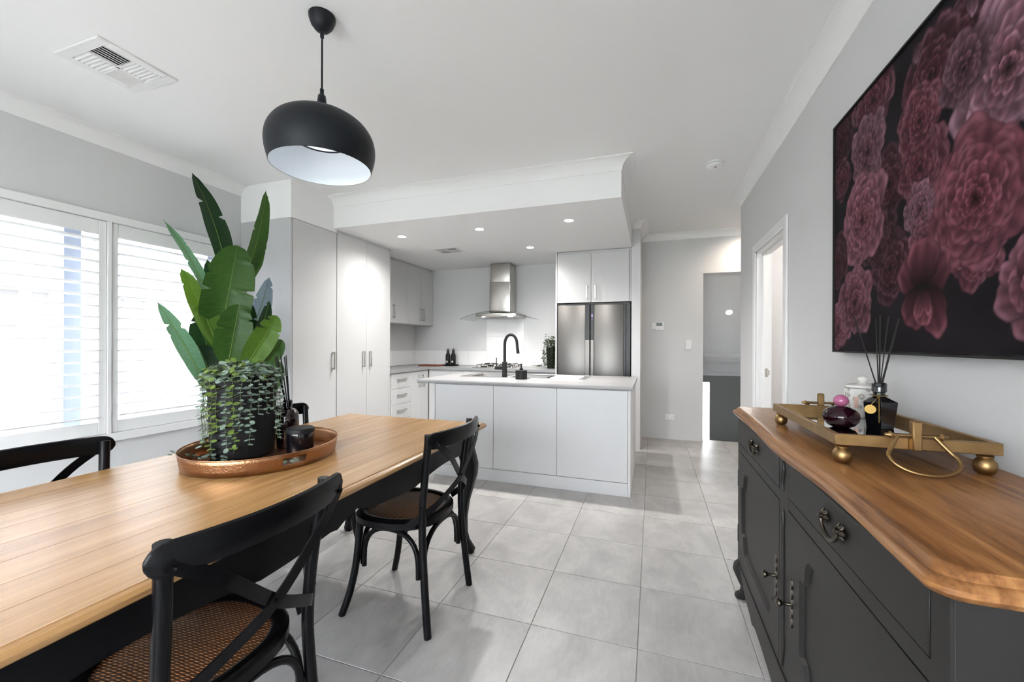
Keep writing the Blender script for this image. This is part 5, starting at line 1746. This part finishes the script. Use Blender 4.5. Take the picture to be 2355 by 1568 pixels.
# =================================================================== gold mirrored tray on the sideboard
GX0, GX1, GY0, GY1 = .452, .782, 1.286, 1.868
gz = SZ + .001
t = thing('gold_tray', 'rectangular antique gold mirrored tray on ball feet on the sideboard', 'tray', ((GX0 + GX1) / 2, (GY0 + GY1) / 2, gz))
b = B()
fz0, fz1 = .985, 1.014
b.box(GX0, GX1, GY0, GY0 + .013, fz0, fz1, .0015).box(GX0, GX1, GY1 - .013, GY1, fz0, fz1, .0015)
b.box(GX0, GX0 + .013, GY0 + .012, GY1 - .012, fz0, fz1, .0015).box(GX1 - .013, GX1, GY0 + .012, GY1 - .012, fz0, fz1, .0015)
part('frame', b, 'gold', t)
part('mirror', B().box(GX0 + .012, GX1 - .012, GY0 + .012, GY1 - .012, fz0 + .002, fz0 + .006), 'mirror', t, label='mirrored glass base')
for cx in (GX0 + .022, GX1 - .022):
    for cy in (GY0 + .020, GY1 - .020):
        part('foot', B().lathe([(0, gz), (.011, gz), (.0175, gz + .005), (.0210, gz + .014), (.0215, gz + .021), (.0200, gz + .029), (.0150, gz + .036), (.0125, gz + .038), (.0150, gz + .040), (.0155, gz + .043), (.0125, gz + .0465), (0, gz + .0495)], (cx, cy, 0), 28), 'gold', t, label='gold bun foot')
for yy_, sg in ((GY0, -1), (GY1, 1)):
    mx = .613
    yc = yy_ + sg * .010
    b = B().box(mx - .0095, mx + .0095, yc - .0095, yc + .0095, .986, 1.058, .0025)
    b.tube([(mx - .052, yc, 1.022), (mx + .052, yc, 1.022)], .0045, 10)
    for s_ in (-1, 1):
        b.tube([(mx + s_ * .046, yc, 1.022), (mx + s_ * .050, yc, 1.022), (mx + s_ * .053, yc, 1.022), (mx + s_ * .062, yc, 1.022)], [.0045, .009, .006, .0035], 10)
    h_ = part('handle', b, 'gold', t)
    loop = []
    for k in range(25):
        a = PI * (1.5 + (k / 24 - .5) * 1.30)
        f_ = (1 + math.sin(a)) / 2
        loop.append((mx + .066 * math.cos(a), yc + sg * (.060 * (1 - f_) + .002), .9425 + .062 * f_))
    loop = [(mx - .036, yc, 1.022)] + loop + [(mx + .036, yc, 1.022)]
    part('ring', B().tube(smooth_path(loop, 4), .0046, 10), 'gold', h_)

mz = fz0 + .0065
VX, VY = .552, 1.530
t = thing('perfume_vase', 'squat plum glass bottle with a pink ball stopper on the gold tray', 'bottle', (VX, VY, mz))
part('bottle', B().lathe([(0, mz), (.020, mz), (.035, mz + .007), (.0445, mz + .020), (.0470, mz + .032), (.0445, mz + .045), (.035, mz + .056), (.021, mz + .063), (.011, mz + .065), (0, mz + .065)], (VX, VY, 0), 48), 'plum_glass', t, smooth=1.2)
k_ = [(0 if k in (0, 12) else .0200 * math.sin(PI * k / 12), mz + .0820 - .0178 * math.cos(PI * k / 12)) for k in range(13)]
part('stopper', B().lathe(k_, (VX, VY, 0), 32), 'pink_stone', t, label='marbled pink ball stopper', smooth=1.2)

JX, JY = .703, 1.772
t = thing('lidded_jar', 'white lidded ceramic jar with a pale leopard pattern on the gold tray', 'jar', (JX, JY, mz))
part('body', B().lathe([(0, mz), (.047, mz), (.050, mz + .004), (.050, mz + .100), (.047, mz + .103), (0, mz + .103)], (JX, JY, 0), 48), 'leopard_ceramic', t)
part('band', B().lathe([(.0503, mz + .101), (.0508, mz + .102), (.0503, mz + .1035)], (JX, JY, 0), 48, caps=False), 'plastic_grey', t)
part('lid', B().lathe([(.0495, mz + .1035), (.051, mz + .105), (.049, mz + .112), (.027, mz + .118), (.012, mz + .120), (.009, mz + .124), (.014, mz + .130), (.0145, mz + .137), (.009, mz + .143), (0, mz + .144)], (JX, JY, 0), 48), 'ceramic', t, smooth=1.0)
a0 = math.atan2(-JY, -JX)
b = B(); n = 8
for r_ in (.0505, .0512):
    for z_ in (mz + .034, mz + .074):
        b.v += [(JX + r_ * math.cos(a0 - .45 + .22 * k / n), JY + r_ * math.sin(a0 - .45 + .22 * k / n), z_) for k in range(n + 1)]
m9 = n + 1
b.f = [(m9 * 2 + k, m9 * 2 + k + 1, m9 * 3 + k + 1, m9 * 3 + k) for k in range(n)]
part('sticker', b, 'rose_gold_label', t)

RX, RY = .664, 1.569
t = thing('reed_diffuser', 'faceted black glass diffuser with black reeds and a gold medallion on the gold tray', 'diffuser', (RX, RY, mz))
def poly_ring(r, z, n=6, a0=.25):
    return [(RX + r * math.cos(a0 + 2 * PI * k / n), RY + r * math.sin(a0 + 2 * PI * k / n), z) for k in range(n)]
part('bottle', B().loft([poly_ring(.036, mz), poly_ring(.0365, mz + .003), poly_ring(.046, mz + .078), poly_ring(.045, mz + .081), poly_ring(.019, mz + .094), poly_ring(.0165, mz + .095)]), 'black_glass', t, smooth=0)
part('neck', B().lathe([(.0150, mz + .090), (.0150, mz + .108), (.0185, mz + .110), (.0185, mz + .134), (.016, mz + .138), (0, mz + .137)], (RX, RY, 0), 28), 'black_glass', t)
TIP = [(1.970, 1), ]
tips = [(-.066, .335), (-.055, .345), (-.020, .338), (-.006, .350), (.017, .352), (.024, .346), (.036, .336), (.066, .342)]
rdir = Vector((.946, .323, 0))
for k, (dx, hh) in enumerate(tips):
    p0 = Vector((RX, RY, mz + .125)) + rdir * (dx * .12)
    p1 = Vector((RX, RY, mz + hh - .004)) + rdir * dx * 1.12 + Vector((-.323, .946, 0)) * (.02 * math.sin(k * 1.9))
    part('reed', B().tube([p0, p1], .0016, 6), 'reed', t)
fd = Vector((-RX, -RY, 0)).normalized()
sd = Vector((-fd.y, fd.x, 0))
pc = Vector((RX, RY, 0)) + fd * .0465 - sd * -.0
b = B()
ch_ = [Vector((RX, RY, mz + .098)) + (fd * math.cos(a) + sd * math.sin(a)) * .0205 for a in [2 * PI * k / 24 for k in range(24)]]
b.tube(ch_, .0012, 6, closed=True)
b.tube([Vector((RX, RY, mz + .098)) + fd * .0205, pc + Vector((0, 0, mz + .080)), pc + Vector((0, 0, mz + .020))], .0016, 6)
b.tube([Vector((RX, RY, mz + .098)) + fd * .0205, pc - sd * .012 + Vector((0, 0, mz + .082)), pc - sd * .018 + Vector((0, 0, mz + .072))], .0012, 6)
part('chain', b, 'gold_bright', t)
b = B()
q = [pc + fd * .002 - sd * .020 + Vector((0, 0, mz + .059)) + (sd * math.cos(a) + Vector((0, 0, 1)) * math.sin(a)) * .0135 for a in [2 * PI * k / 24 for k in range(24)]]
b.loft([q, [p + fd * .002 for p in q]])
part('medallion', b, 'gold_bright', t, label='round gold medallion')
